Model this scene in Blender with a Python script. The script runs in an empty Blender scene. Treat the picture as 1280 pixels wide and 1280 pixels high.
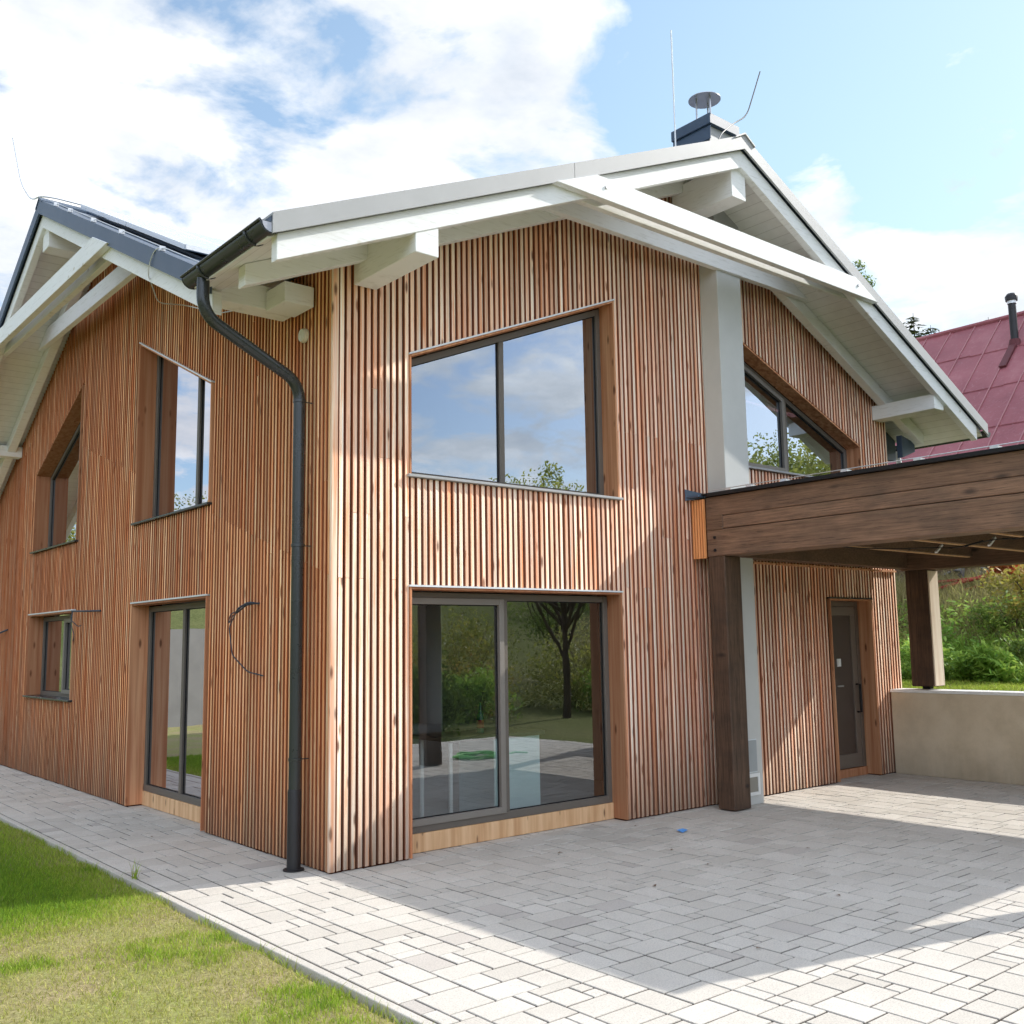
import bpy, math, random
import numpy as np
from mathutils import Vector, noise as mnoise
random.seed(7); rng = np.random.default_rng(7)
sc = bpy.context.scene
COL = sc.collection
PI = math.pi

# ------------------------------------------------------------------ helpers
class B:
    """collects faces; build() links them as ONE mesh object"""
    def __init__(self): self.v=[]; self.f=[]; self.t=[]
    def add(self, verts, faces, tint=(.5,.5,.5)):
        n=len(self.v); self.v+= [tuple(p) for p in verts]
        self.f+=[tuple(i+n for i in f) for f in faces]; self.t+=[tint]*len(verts); return self
    def box(self,x0,x1,y0,y1,z0,z1,tint=(.5,.5,.5)):
        v=[(x0,y0,z0),(x1,y0,z0),(x1,y1,z0),(x0,y1,z0),(x0,y0,z1),(x1,y0,z1),(x1,y1,z1),(x0,y1,z1)]
        return self.add(v,[(0,3,2,1),(4,5,6,7),(0,1,5,4),(1,2,6,5),(2,3,7,6),(3,0,4,7)],tint)
    def prism(self, pts, ext, tint=(.5,.5,.5)):
        """polygon pts (3d list) extruded by vector ext"""
        n=len(pts); q=[tuple(a+b for a,b in zip(p,ext)) for p in pts]
        fs=[tuple(range(n))[::-1], tuple(range(n,2*n))]+[(i,(i+1)%n,n+(i+1)%n,n+i) for i in range(n)]
        return self.add(list(pts)+q, fs, tint)
    def beam(self, a, b, w, h, up=(0,0,1), tint=(.5,.5,.5)):
        """timber from a to b: centre line, w across, h along up (both ends cut square)"""
        a=Vector(a); b=Vector(b); d=(b-a).normalized(); s=d.cross(Vector(up)).normalized(); u=s.cross(d).normalized()
        p=[a+s*(i*w/2)+u*(j*h/2) for i,j in((-1,-1),(1,-1),(1,1),(-1,1))]
        return self.prism([tuple(x) for x in p], tuple(b-a), tint)
    def tube(self, pts, r, n=10, caps=True, tint=(.5,.5,.5)):
        pts=[Vector(p) for p in pts]; rr=r if isinstance(r,(list,tuple)) else [r]*len(pts)
        base=len(self.v); prev=None
        for i,p in enumerate(pts):
            d=(pts[min(i+1,len(pts)-1)]-pts[max(i-1,0)]).normalized()
            if prev is None:
                up=Vector((0,0,1)) if abs(d.z)<.9 else Vector((1,0,0)); s=d.cross(up).normalized()
            else: s=(prev-d*prev.dot(d)).normalized()
            prev=s; u=s.cross(d)
            for k in range(n):
                a=2*PI*k/n; self.v.append(tuple(p+(s*math.cos(a)+u*math.sin(a))*rr[i])); self.t.append(tint)
        for i in range(len(pts)-1):
            for k in range(n):
                k2=(k+1)%n; o=base+i*n
                self.f.append((o+k,o+n+k,o+n+k2,o+k2))
        if caps:
            self.f.append(tuple(base+k for k in range(n)))
            self.f.append(tuple(base+(len(pts)-1)*n+k for k in range(n))[::-1])
        return self
    def lathe(self, c, prof, n=24, tint=(.5,.5,.5)):
        base=len(self.v)
        for r,z in prof:
            for k in range(n):
                a=2*PI*k/n; self.v.append((c[0]+r*math.cos(a),c[1]+r*math.sin(a),c[2]+z)); self.t.append(tint)
        for i in range(len(prof)-1):
            for k in range(n):
                k2=(k+1)%n; o=base+i*n; self.f.append((o+k,o+k2,o+n+k2,o+n+k))
        self.f.append(tuple(base+k for k in range(n))[::-1]); self.f.append(tuple(base+(len(prof)-1)*n+k for k in range(n)))
        return self
    def build(self, name, m, parent=None, smooth=False, bevel=0, label=None):
        me=bpy.data.meshes.new(name)
        L=Vector((0,0,0)); p=parent
        while p is not None: L+=p.location; p=p.parent
        me.from_pydata([(x-L.x,y-L.y,z-L.z) for x,y,z in self.v],[],self.f); me.update()
        at=me.attributes.new('tint','FLOAT_COLOR','POINT')
        at.data.foreach_set('color', np.array([(a,b,c,1.) for a,b,c in self.t],dtype=np.float32).ravel())
        me.materials.append(m)
        if smooth:
            me.polygons.foreach_set('use_smooth',[True]*len(me.polygons))
        o=bpy.data.objects.new(name,me); COL.objects.link(o)
        if parent is not None: o.parent=parent
        if bevel:
            md=o.modifiers.new('bevel','BEVEL'); md.width=bevel; md.segments=1; md.limit_method='ANGLE'; md.angle_limit=math.radians(50)
        if smooth:
            md=o.modifiers.new('wn','EDGE_SPLIT'); md.split_angle=math.radians(45)
        if label: o['label']=label
        return o

def empty(name,loc,label,cat,group=None):
    o=bpy.data.objects.new(name,None); o.location=loc; COL.objects.link(o); o.empty_display_size=.2
    o['label']=label; o['category']=cat
    if group: o['group']=group
    return o
def tag(o,label=None,cat=None,group=None,kind=None):
    if label:o['label']=label
    if cat:o['category']=cat
    if group:o['group']=group
    if kind:o['kind']=kind
    return o
def rt(): return (random.random(),random.random(),random.random())

def mesh_np(name, verts, faces4, tints, m, parent=None):
    """big triangle/quad soups through numpy"""
    me=bpy.data.meshes.new(name); k=faces4.shape[1]
    me.vertices.add(len(verts)); me.vertices.foreach_set('co',np.asarray(verts,dtype=np.float32).ravel())
    me.loops.add(faces4.size); me.loops.foreach_set('vertex_index',faces4.astype(np.int32).ravel())
    me.polygons.add(len(faces4)); me.polygons.foreach_set('loop_start',np.arange(0,faces4.size,k,dtype=np.int32))
    me.polygons.foreach_set('loop_total',np.full(len(faces4),k,dtype=np.int32))
    me.update(calc_edges=True); me.validate()
    at=me.attributes.new('tint','FLOAT_COLOR','POINT')
    t=np.ones((len(verts),4),dtype=np.float32); t[:,:3]=tints; at.data.foreach_set('color',t.ravel())
    me.materials.append(m); o=bpy.data.objects.new(name,me); COL.objects.link(o)
    if parent is not None: o.parent=parent
    return o

# ------------------------------------------------------------------ materials
class N:
    def __init__(self,name):
        self.m=bpy.data.materials.new(name); self.m.use_nodes=True; self.nt=self.m.node_tree
        self.b=self.nt.nodes['Principled BSDF']; self.out=self.nt.nodes['Material Output']
    def n(self,t,**kw):
        x=self.nt.nodes.new(t)
        for k,v in kw.items():
            if k in x.inputs: x.inputs[k].default_value=v
            else: setattr(x,k,v)
        return x
    def l(self,a,b): self.nt.links.new(a,b)
    def val(self,sock,v):
        if hasattr(v,'is_linked') or isinstance(v,bpy.types.NodeSocket): self.l(v,sock)
        else: sock.default_value=v
    def math(self,op,a,b=0,c=None,clamp=False):
        x=self.nt.nodes.new('ShaderNodeMath'); x.operation=op; x.use_clamp=clamp
        self.val(x.inputs[0],a); self.val(x.inputs[1],b)
        if c is not None: self.val(x.inputs[2],c)
        return x.outputs[0]
    def mix(self,f,a,b,mode='MIX'):
        x=self.nt.nodes.new('ShaderNodeMix'); x.data_type='RGBA'; x.blend_type=mode
        self.val(x.inputs[0],f); self.val(x.inputs[6],a if not isinstance(a,tuple) else (*a,1)[:4]); self.val(x.inputs[7],b if not isinstance(b,tuple) else (*b,1)[:4])
        return x.outputs[2]
    def obj(self,scale=(1,1,1),offset=None):
        tc=self.n('ShaderNodeTexCoord'); mp=self.n('ShaderNodeMapping'); mp.inputs['Scale'].default_value=scale
        self.l(tc.outputs['Object'],mp.inputs['Vector'])
        if offset is not None:
            self.l(offset,mp.inputs['Location'])
        return mp.outputs[0]
    def noise(self,vec,scale,detail=4,rough=.55,dist=0):
        x=self.n('ShaderNodeTexNoise'); x.inputs['Scale'].default_value=scale; x.inputs['Detail'].default_value=detail
        x.inputs['Roughness'].default_value=rough; x.inputs['Distortion'].default_value=dist
        if vec is not None: self.l(vec,x.inputs['Vector'])
        return x.outputs['Fac']
    def ramp(self,f,*stops):
        x=self.n('ShaderNodeValToRGB'); e=x.color_ramp.elements
        while len(e)<len(stops): e.new(.5)
        for i,(p,c) in enumerate(stops):
            e[i].position=p; e[i].color=(*c,1) if isinstance(c,tuple) else (c,c,c,1)
        self.l(f,x.inputs[0]); return x.outputs[0]
    def tint(self):
        a=self.n('ShaderNodeAttribute'); a.attribute_name='tint'
        s=self.n('ShaderNodeSeparateColor'); self.l(a.outputs['Color'],s.inputs[0]); return a.outputs['Color'],s.outputs[0],s.outputs[1],s.outputs[2]
    def bump(self,h,strength=.3,dist=.01):
        x=self.n('ShaderNodeBump'); x.inputs['Strength'].default_value=strength; x.inputs['Distance'].default_value=dist
        self.l(h,x.inputs['Height']); self.l(x.outputs[0],self.b.inputs['Normal'])
    def fin(self,col,rough=.6,spec=.3,metal=0):
        self.val(self.b.inputs['Base Color'],(*col,1) if isinstance(col,tuple) else col)
        self.val(self.b.inputs['Roughness'],rough); self.val(self.b.inputs['Specular IOR Level'],spec); self.val(self.b.inputs['Metallic'],metal)
        return self.m

def larch(name,pale,mid,red,weather=True,gx=38,gz=1.1,knots=.08,side_c=(.46,.14,.045),var=(.68,.70,.5)):
    k=N(name); tcol,tr,tg,tb=k.tint()
    sc_=k.nt.nodes.new('ShaderNodeVectorMath'); sc_.operation='SCALE'; k.l(tcol,sc_.inputs[0]); sc_.inputs['Scale'].default_value=60
    vec=k.obj((gx,gx,gz),sc_.outputs[0])
    g=k.noise(vec,1.0,5,.6,.4)
    c=k.ramp(g,(.30,red),(.48,mid),(.66,pale))
    # long streaks of heartwood
    g2=k.noise(k.obj((14,14,.35),sc_.outputs[0]),1,2,.5)
    c=k.mix(k.ramp(g2,(.50,0.),(.70,.8)),c,red)
    # knots
    vo=k.n('ShaderNodeTexVoronoi'); vo.inputs['Scale'].default_value=1
    k.l(k.obj((9,9,2.6),sc_.outputs[0]),vo.inputs['Vector'])
    kn=k.ramp(vo.outputs['Distance'],(knots,1.),(knots*2.4,0.))
    c=k.mix(k.math('MULTIPLY',kn,.85),c,(.10,.032,.016))
    b=k.math('MULTIPLY_ADD',k.math('MAXIMUM',tr,.3),.66,.62) if False else k.math('MULTIPLY_ADD',tr,var[0],var[1])
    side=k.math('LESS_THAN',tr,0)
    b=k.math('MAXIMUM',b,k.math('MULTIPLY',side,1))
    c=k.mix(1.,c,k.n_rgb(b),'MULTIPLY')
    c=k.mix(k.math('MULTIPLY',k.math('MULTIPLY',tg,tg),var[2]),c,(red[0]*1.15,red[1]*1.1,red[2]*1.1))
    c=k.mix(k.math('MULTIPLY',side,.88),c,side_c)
    if weather:
        sx=k.n('ShaderNodeSeparateXYZ'); geo=k.n('ShaderNodeNewGeometry'); k.l(geo.outputs['Position'],sx.inputs[0])
        n=k.noise(k.obj((9,9,.9)),1,4)
        hz=k.math('SUBTRACT',1,k.math('MULTIPLY',sx.outputs[2],.75),clamp=True)
        w=k.math('MULTIPLY',k.math('POWER',hz,1.7),k.math('MULTIPLY',n,1.25),clamp=True)
        c=k.mix(w,c,(.16,.105,.07))
        # grey bloom in big soft patches
        n3=k.noise(k.obj((1.1,1.1,.5)),1,3)
        c=k.mix(k.ramp(n3,(.45,0.),(.8,.16)),c,(.34,.24,.17))
    k.bump(g,.25,.004)
    return k.fin(c,.72,.18)
def _rgb(self,f):
    x=self.n('ShaderNodeCombineColor'); 
    for i in range(3): self.l(f,x.inputs[i])
    return x.outputs[0]
N.n_rgb=_rgb

M={}
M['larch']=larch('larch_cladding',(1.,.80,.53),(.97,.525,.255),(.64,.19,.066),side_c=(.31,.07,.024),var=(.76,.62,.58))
M['larch_front']=larch('sunlit_bleached_larch_cladding',(1.,.90,.77),(1.,.75,.555),(.80,.30,.135),side_c=(.33,.075,.026),var=(.58,.78,.45))  # paler larch for the front: some bleaching plus sunlight painted into the colour
M['reveal']=larch('larch_reveal',(.66,.36,.20),(.57,.27,.14),(.40,.15,.07),False,20,.7,.075)
M['pale_board']=larch('sunbleached_board',(.80,.70,.58),(.72,.60,.47),(.6,.45,.33),False,14,.8,.03)  # pale tone stands in for sunlight on a post face
M['pine']=larch('pine_sill',(.72,.48,.28),(.64,.40,.22),(.52,.28,.14),False,16,1.2,.06)
M['orange_wood']=larch('fresh_orange_wood',(.78,.36,.15),(.70,.28,.10),(.52,.17,.06),False,30,1,.04)

def timber_dark(name,st):
    k=N(name); tcol,tr,tg,tb=k.tint()
    v=k.obj(st); g=k.noise(v,3,7,.7,.25)
    ck=k.noise(k.obj(tuple(a*1.6 if a>1 else a*.5 for a in st)),1.7,3,.5,.2)
    c=k.ramp(g,(.28,(.10,.058,.037)),(.52,(.235,.134,.084)),(.75,(.33,.196,.125)))
    n2=k.noise(k.obj((1,1,2.2)),1.8,4,.6)
    c=k.mix(k.ramp(n2,(.43,0.),(.70,.65)),c,(.10,.068,.05))
    vo=k.n('ShaderNodeTexVoronoi'); vo.inputs['Scale'].default_value=1; k.l(k.obj((3,1.6,4.5)),vo.inputs['Vector'])
    c=k.mix(k.ramp(vo.outputs['Distance'],(.05,.85),(.15,0.)),c,(.045,.03,.024))
    c=k.mix(k.ramp(ck,(.485,0.),(.5,.8),(.515,0.)),c,(.03,.02,.016))
    c=k.mix(1.,c,k.n_rgb(k.math('MULTIPLY_ADD',tr,.5,.75)),'MULTIPLY')
    k.bump(g,.35,.006); return k.fin(c,.62,.3)
M['timber']=timber_dark('stained_brown_timber',(9,.8,20)); M['timber_post']=timber_dark('stained_brown_post_timber',(15,15,.8)); M['timber_cross']=timber_dark('stained_brown_cross_timber',(.55,7,9))
def plain(name,c,rough=.5,spec=.3,metal=0,nscale=6,amp=.12,bump=0,stretch=(1,1,1)):
    k=N(name); n=k.noise(k.obj(stretch),nscale,5,.6)
    f=k.math('MULTIPLY_ADD',n,amp*2,1-amp)
    col=k.mix(1.,c,k.n_rgb(f),'MULTIPLY')
    r=k.math('MULTIPLY_ADD',n,.16,rough-.08)
    if bump: k.bump(n,bump,.01)
    return k.fin(col,r,spec,metal)
def white_wood():
    k=N('white_painted_wood'); g=k.noise(k.obj((1.2,1.2,14)),4,6,.65,.4); n=k.noise(k.obj((1,1,1)),2.2,5,.65)
    c=k.ramp(g,(.27,(.70,.69,.66)),(.46,(.89,.89,.88)))
    c=k.mix(k.ramp(n,(.45,0.),(.75,.12)),c,(.70,.67,.58)); vo=k.n('ShaderNodeTexVoronoi'); vo.inputs['Scale'].default_value=1; k.l(k.obj((2.3,2.3,4)),vo.inputs['Vector'])
    c=k.mix(k.ramp(vo.outputs['Distance'],(.04,.55),(.10,0.)),c,(.52,.44,.30))
    k.bump(g,.3,.004); return k.fin(c,.6,.25)
M['white']=white_wood()
def decking():
    k=N('soffit_decking'); tc=k.obj((1,1,1)); s=k.n('ShaderNodeSeparateXYZ'); k.l(tc,s.inputs[0])
    def groove(sock,per):
        f=k.math('FRACT',k.math('DIVIDE',sock,per)); return k.math('LESS_THAN',f,.05)
    g=k.math('MULTIPLY',groove(s.outputs[2],.062),.45)
    n=k.noise(k.obj((2,2,2)),4,4); c=k.ramp(n,(.3,(.78,.77,.73)),(.7,(.85,.84,.80)))
    c=k.mix(g,c,(.3,.28,.22)); return k.fin(c,.6,.2)
M['deck']=decking()
M['metal_light']=plain('sunlit_grey_sheet_metal',(.40,.40,.40),.5,.4,0,3,.1)  # same metal as the dark sheet, sunlight on it painted as pale grey
M['metal_blue']=plain('dark_blue_grey_sheet_metal',(.052,.080,.125),.38,.45,0,3,.12)
M['gutter']=plain('anthracite_gutter_metal',(.030,.034,.036),.28,.55,0,3,.15)
M['alu']=plain('bare_aluminium',(.72,.73,.75),.35,.5,.6,8,.1)
M['bright']=plain('bright_flashing_strip',(.82,.83,.86),.35,.5,.15,8,.06)
M['frame']=plain('grey_brown_window_frame',(.150,.128,.108),.45,.4,0,5,.08)
M['frame_light']=plain('grey_window_sash',(.235,.21,.185),.42,.4,0,5,.08)
M['black']=plain('black_rubber',(.012,.012,.014),.5,.3)
M['membrane']=plain('dark_wall_membrane',(.07,.017,.007),.9,.1,0,8,.3)
M['room']=plain('room_plaster',(.34,.33,.31),.9,.1)
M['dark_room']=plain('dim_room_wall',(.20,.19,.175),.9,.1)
M['render']=plain('pale_grey_render',(.58,.58,.555),.85,.15,0,5,.07,.15)
M['cream']=plain('cream_plastic',(.70,.66,.54),.5,.3)
M['box_grey']=plain('light_grey_enamel',(.72,.76,.78),.4,.4)
M['steel']=plain('stainless_steel',(.50,.50,.52),.32,.5,.8,6,.12)
M['white_plastic']=plain('white_plastic',(.80,.80,.78),.4,.4)
M['cable']=plain('blue_black_cable',(.035,.045,.065),.45,.4)
M['counter_white']=plain('pale_cyan_panel',(.74,.95,.96),.4,.4,0,3,.04)
M['counter_top']=plain('speckled_dark_worktop',(.045,.055,.05),.3,.5,0,120,.6)
M['glass_green']=plain('green_bottle_glass',(.03,.16,.07),.15,.5)
M['hose']=plain('green_hose_rubber',(.22,.62,.16),.45,.4)
M['bark']=plain('rough_bark',(.085,.062,.045),.9,.1,0,9,.4,.6,(3,3,.6))
M['red_paint']=plain('faded_red_paint',(.30,.035,.03),.6,.3,0,4,.3)
M['flue']=plain('sooty_flue_metal',(.03,.028,.03),.45,.4,.2,6,.3)
M['barn_wood']=plain('old_barn_boards',(.12,.075,.05),.85,.15,0,5,.3,.3,(6,6,.6))
M['litter']=plain('blue_plastic_scrap',(.10,.32,.72),.4,.4)
M['dry_leaf']=plain('dry_brown_leaf',(.16,.09,.045),.8,.1)

def concrete():
    k=N('cast_concrete'); n=k.noise(k.obj(),2.2,6,.65); n2=k.noise(k.obj((1,1,1)),60,3,.6)
    c=k.ramp(n,(.3,(.56,.455,.315)),(.55,(.68,.565,.41)),(.75,(.72,.61,.46)))
    c=k.mix(k.ramp(n2,(.6,0.),(.72,.25)),c,(.22,.2,.16))
    sx=k.n('ShaderNodeSeparateXYZ'); geo=k.n('ShaderNodeNewGeometry'); k.l(geo.outputs['Position'],sx.inputs[0])
    st=k.noise(k.obj((4,4,.25)),1.5,4)
    c=k.mix(k.math('MULTIPLY',k.math('SUBTRACT',1,k.math('MULTIPLY',sx.outputs[2],2.2),clamp=True),k.math('MULTIPLY',st,.7),clamp=True),c,(.17,.15,.12))
    k.bump(n2,.15,.004); return k.fin(c,.9,.15)
M['concrete']=concrete()
def paver():
    k=N('concrete_paver'); tcol,tr,tg,tb=k.tint()
    n=k.noise(k.obj(),2.0,5,.6); s=k.noise(k.obj(),105,3,.8); mid=k.noise(k.obj(),26,4,.6)
    c=k.ramp(tr,(.0,(.60,.555,.49)),(.5,(.66,.612,.545)),(1.,(.70,.652,.585)))
    edge=k.math('MULTIPLY',tr,-1.1,clamp=True)
    c=k.mix(k.math('MULTIPLY',k.math('GREATER_THAN',tg,.975),.6),c,(.50,.45,.41))
    c=k.mix(k.ramp(n,(.42,0.),(.75,.30)),c,(.42,.375,.32))
    n5=k.noise(k.obj(),.55,4,.6); c=k.mix(k.ramp(n5,(.45,0.),(.72,.12)),c,(.40,.36,.30))
    c=k.mix(k.ramp(s,(.36,.5),(.52,0.)),c,(.27,.25,.235)); c=k.mix(k.ramp(mid,(.5,0.),(.75,.22)),c,(.40,.37,.34))
    c=k.mix(edge,c,(.12,.105,.088))
    k.bump(s,.5,.004); return k.fin(c,.88,.15)
M['paver']=paver()
M['joint']=plain('paving_joint_sand',(.075,.064,.05),.95,.05,0,3,.5)
def soil():
    k=N('thin_lawn_soil'); n=k.noise(k.obj(),1.3,5,.6); s=k.noise(k.obj(),45,4,.7)
    c=k.ramp(n,(.35,(.42,.34,.19)),(.6,(.36,.37,.13)))
    c=k.mix(k.ramp(s,(.4,.55),(.62,0.)),c,(.13,.10,.055)); k.bump(s,.6,.02); return k.fin(c,.95,.05)
M['soil']=soil()
def ground_far():
    k=N('meadow_ground'); n=k.noise(k.obj(),.12,6,.6); s=k.noise(k.obj(),7,5,.7)
    c=k.ramp(n,(.35,(.12,.145,.045)),(.55,(.19,.20,.075)),(.7,(.25,.22,.11)))
    c=k.mix(k.ramp(s,(.4,.5),(.6,0.)),c,(.05,.06,.02)); k.bump(s,.7,.08); return k.fin(c,.95,.05)
M['meadow']=ground_far()
def leafm(name,stops,trans=.45):
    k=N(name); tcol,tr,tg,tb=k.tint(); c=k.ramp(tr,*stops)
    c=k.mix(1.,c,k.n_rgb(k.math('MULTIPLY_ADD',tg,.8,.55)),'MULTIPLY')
    d=k.n('ShaderNodeBsdfTranslucent'); k.l(k.mix(.5,c,(.35,.42,.08)),d.inputs[0])
    k.fin(c,.55,.25); mx=k.n('ShaderNodeMixShader'); mx.inputs[0].default_value=trans
    k.l(k.b.outputs[0],mx.inputs[1]); k.l(d.outputs[0],mx.inputs[2]); k.l(mx.outputs[0],k.out.inputs[0]); return k.m
M['grass']=leafm('grass_blades',[(0.,(.54,.46,.21)),(.35,(.47,.48,.11)),(.65,(.33,.50,.035)),(1.,(.12,.28,.02))],.5)
M['leaf']=leafm('green_leaves',[(0.,(.06,.11,.03)),(.5,(.13,.22,.05)),(1.,(.26,.37,.08))])
M['leaf_bright']=leafm('bright_herb_leaves',[(0.,(.11,.24,.045)),(.5,(.23,.43,.065)),(1.,(.46,.62,.14))])
M['leaf_autumn']=leafm('autumn_leaves',[(0.,(.13,.14,.04)),(.5,(.38,.29,.07)),(.85,(.48,.27,.10)),(1.,(.50,.13,.07))])
M['leaf_red']=leafm('red_leaves',[(0.,(.32,.02,.02)),(1.,(.62,.05,.04))])
M['straw']=leafm('dry_grass',[(0.,(.28,.22,.12)),(.5,(.44,.35,.19)),(1.,(.33,.36,.13))])
M['needle']=leafm('spruce_needles',[(0.,(.012,.024,.014)),(.6,(.022,.042,.022)),(1.,(.04,.065,.03))],.1)
M['leaf_olive']=leafm('olive_forest_leaves',[(0.,(.10,.13,.03)),(.5,(.28,.28,.07)),(1.,(.52,.45,.13))],.45)

def glass(name,base,tint,gc=(.93,.96,1,1)):
    k=N(name); k.nt.nodes.remove(k.b)
    gl=k.n('ShaderNodeBsdfGlossy'); gl.inputs['Roughness'].default_value=0.0; gl.inputs['Color'].default_value=gc
    # old-float waviness so reflections are not razor perfect
    nz=k.noise(k.obj((1,1,1)),1.6,2); bp=k.n('ShaderNodeBump'); bp.inputs['Strength'].default_value=.035; bp.inputs['Distance'].default_value=.02
    k.l(nz,bp.inputs['Height']); k.l(bp.outputs[0],gl.inputs['Normal'])
    tr=k.n('ShaderNodeBsdfTransparent'); tr.inputs['Color'].default_value=tint
    fr=k.n('ShaderNodeFresnel'); fr.inputs['IOR'].default_value=1.5
    f=k.math('MULTIPLY_ADD',fr.outputs[0],.9,base,clamp=True)
    mx=k.n('ShaderNodeMixShader'); k.l(f,mx.inputs[0]); k.l(tr.outputs[0],mx.inputs[1]); k.l(gl.outputs[0],mx.inputs[2]); k.l(mx.outputs[0],k.out.inputs[0])
    return k.m
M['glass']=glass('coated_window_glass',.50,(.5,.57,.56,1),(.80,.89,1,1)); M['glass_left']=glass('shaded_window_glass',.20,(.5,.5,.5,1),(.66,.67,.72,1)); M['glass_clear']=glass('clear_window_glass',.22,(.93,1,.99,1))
def red_roof():
    k=N('faded_red_tin'); n=k.noise(k.obj(),.9,6,.65); s=k.noise(k.obj((1,1,1)),14,4,.7)
    c=k.ramp(n,(.3,(.24,.065,.078)),(.55,(.33,.10,.115)),(.75,(.41,.165,.175)))
    c=k.mix(k.ramp(s,(.55,0.),(.75,.4)),c,(.50,.30,.30)); n7=k.noise(k.obj((.25,2.2,.25)),1.3,4,.6); c=k.mix(k.ramp(n7,(.45,0.),(.7,.5)),c,(.30,.085,.10)); k.bump(s,.2,.01); return k.fin(c,.55,.35)
M['red_roof']=red_roof()

# ------------------------------------------------------------------ dimensions (metres, corner of house at origin)
W=8.87; LL=11.5
AX,AZ=4.47,7.215; SL,SR=.432,.482            # front gable: apex and slopes
EL,ER=-1.06,9.72                              # its eaves
VY=-1.0                                       # front verge
BY,BZ=5.90,7.47; TR,TL=.4785,.55              # left gable: apex and slopes (right = towards camera)
VX=-.90
def zf(x): return AZ-(SL*(AX-x) if x<AX else SR*(x-AX))
def zl(y): return BZ-(TR*(BY-y) if y<BY else TL*(y-BY))
DECK=.155
def fx(u,v,z): return (u,-v,z)      # front facade: u=x, v outward
def lx(u,v,z): return (-v,u,z)      # left facade: u=y, v outward

house=empty('house',(0,0,0),'timber house clad in upright larch battens with white eaves and two gables','house')

# openings: (u0,u1,zb,zt0,zt1)
OF=[(.78,3.40,0,2.29,2.29),(.78,3.40,3.27,4.367,5.42),(5.45,8.12,3.83,5.44,4.367),(7.19,8.165,0,2.29,2.29)]
OL=[(2.50,4.66,0,2.31,2.31),(2.50,4.65,3.25,4.52,5.454),(6.89,9.03,3.25,5.42,4.446),(6.89,9.07,1.115,2.31,2.31)]
def lerp(a,b,t): return a+(b-a)*t
def topz(o,u): return lerp(o[3],o[4],(u-o[0])/(o[1]-o[0]))

def wall_core(mp,U0,U1,top,ops,breaks):
    b=B(); us=sorted(set([U0,U1]+[o[0] for o in ops]+[o[1] for o in ops]+breaks))
    for a,c in zip(us[:-1],us[1:]):
        m=(a+c)/2; hs=sorted([o for o in ops if o[0]<m<o[1]],key=lambda o:o[2])
        lo=(-.1,-.1)
        for o in hs:
            if o[2]<.01: lo=(topz(o,a),topz(o,c)); continue
            if o[2]>lo[0]: b.prism([mp(a,-.035,lo[0]),mp(c,-.035,lo[1]),mp(c,-.035,o[2]),mp(a,-.035,o[2])],tuple(np.array(mp(0,-.36,0))-np.array(mp(0,-.035,0))))
            lo=(topz(o,a),topz(o,c))
        b.prism([mp(a,-.035,lo[0]),mp(c,-.035,lo[1]),mp(c,-.035,top(c)),mp(a,-.035,top(a))],tuple(np.array(mp(0,-.36,0))-np.array(mp(0,-.035,0))))
    return b
topF=lambda x: zf(x)-DECK-.005
topL=lambda y: max(zf(0.0),zl(y))-DECK-.005
yv0=BY-(BZ-zf(0))/TR
wall_core(fx,.036,W-.036,topF,OF,[AX]).build('wall',M['membrane'],house)
wall_core(lx,.037,LL,topL,OL,[yv0,BY]).build('wall',M['membrane'],house)
# far walls (right side and rear), plain render
b=B(); b.prism([(W-.36,.37,-.1),(W-.36,11.4,-.1),(W-.36,11.4,4.28),(W-.36,BY,BZ-.2),(W-.36,1.35,5.06),(W-.36,.37,5.06)],(.32,0,0)); b.build('wall',M['render'],house)
b=B(); b.box(.38,1.0,11.1,11.4,-.1,4.4); b.box(7.8,W-.37,11.1,11.4,-.1,4.4); b.box(1.0,7.8,11.1,11.4,2.4,4.4); b.build('wall',M['room'],house)

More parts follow.
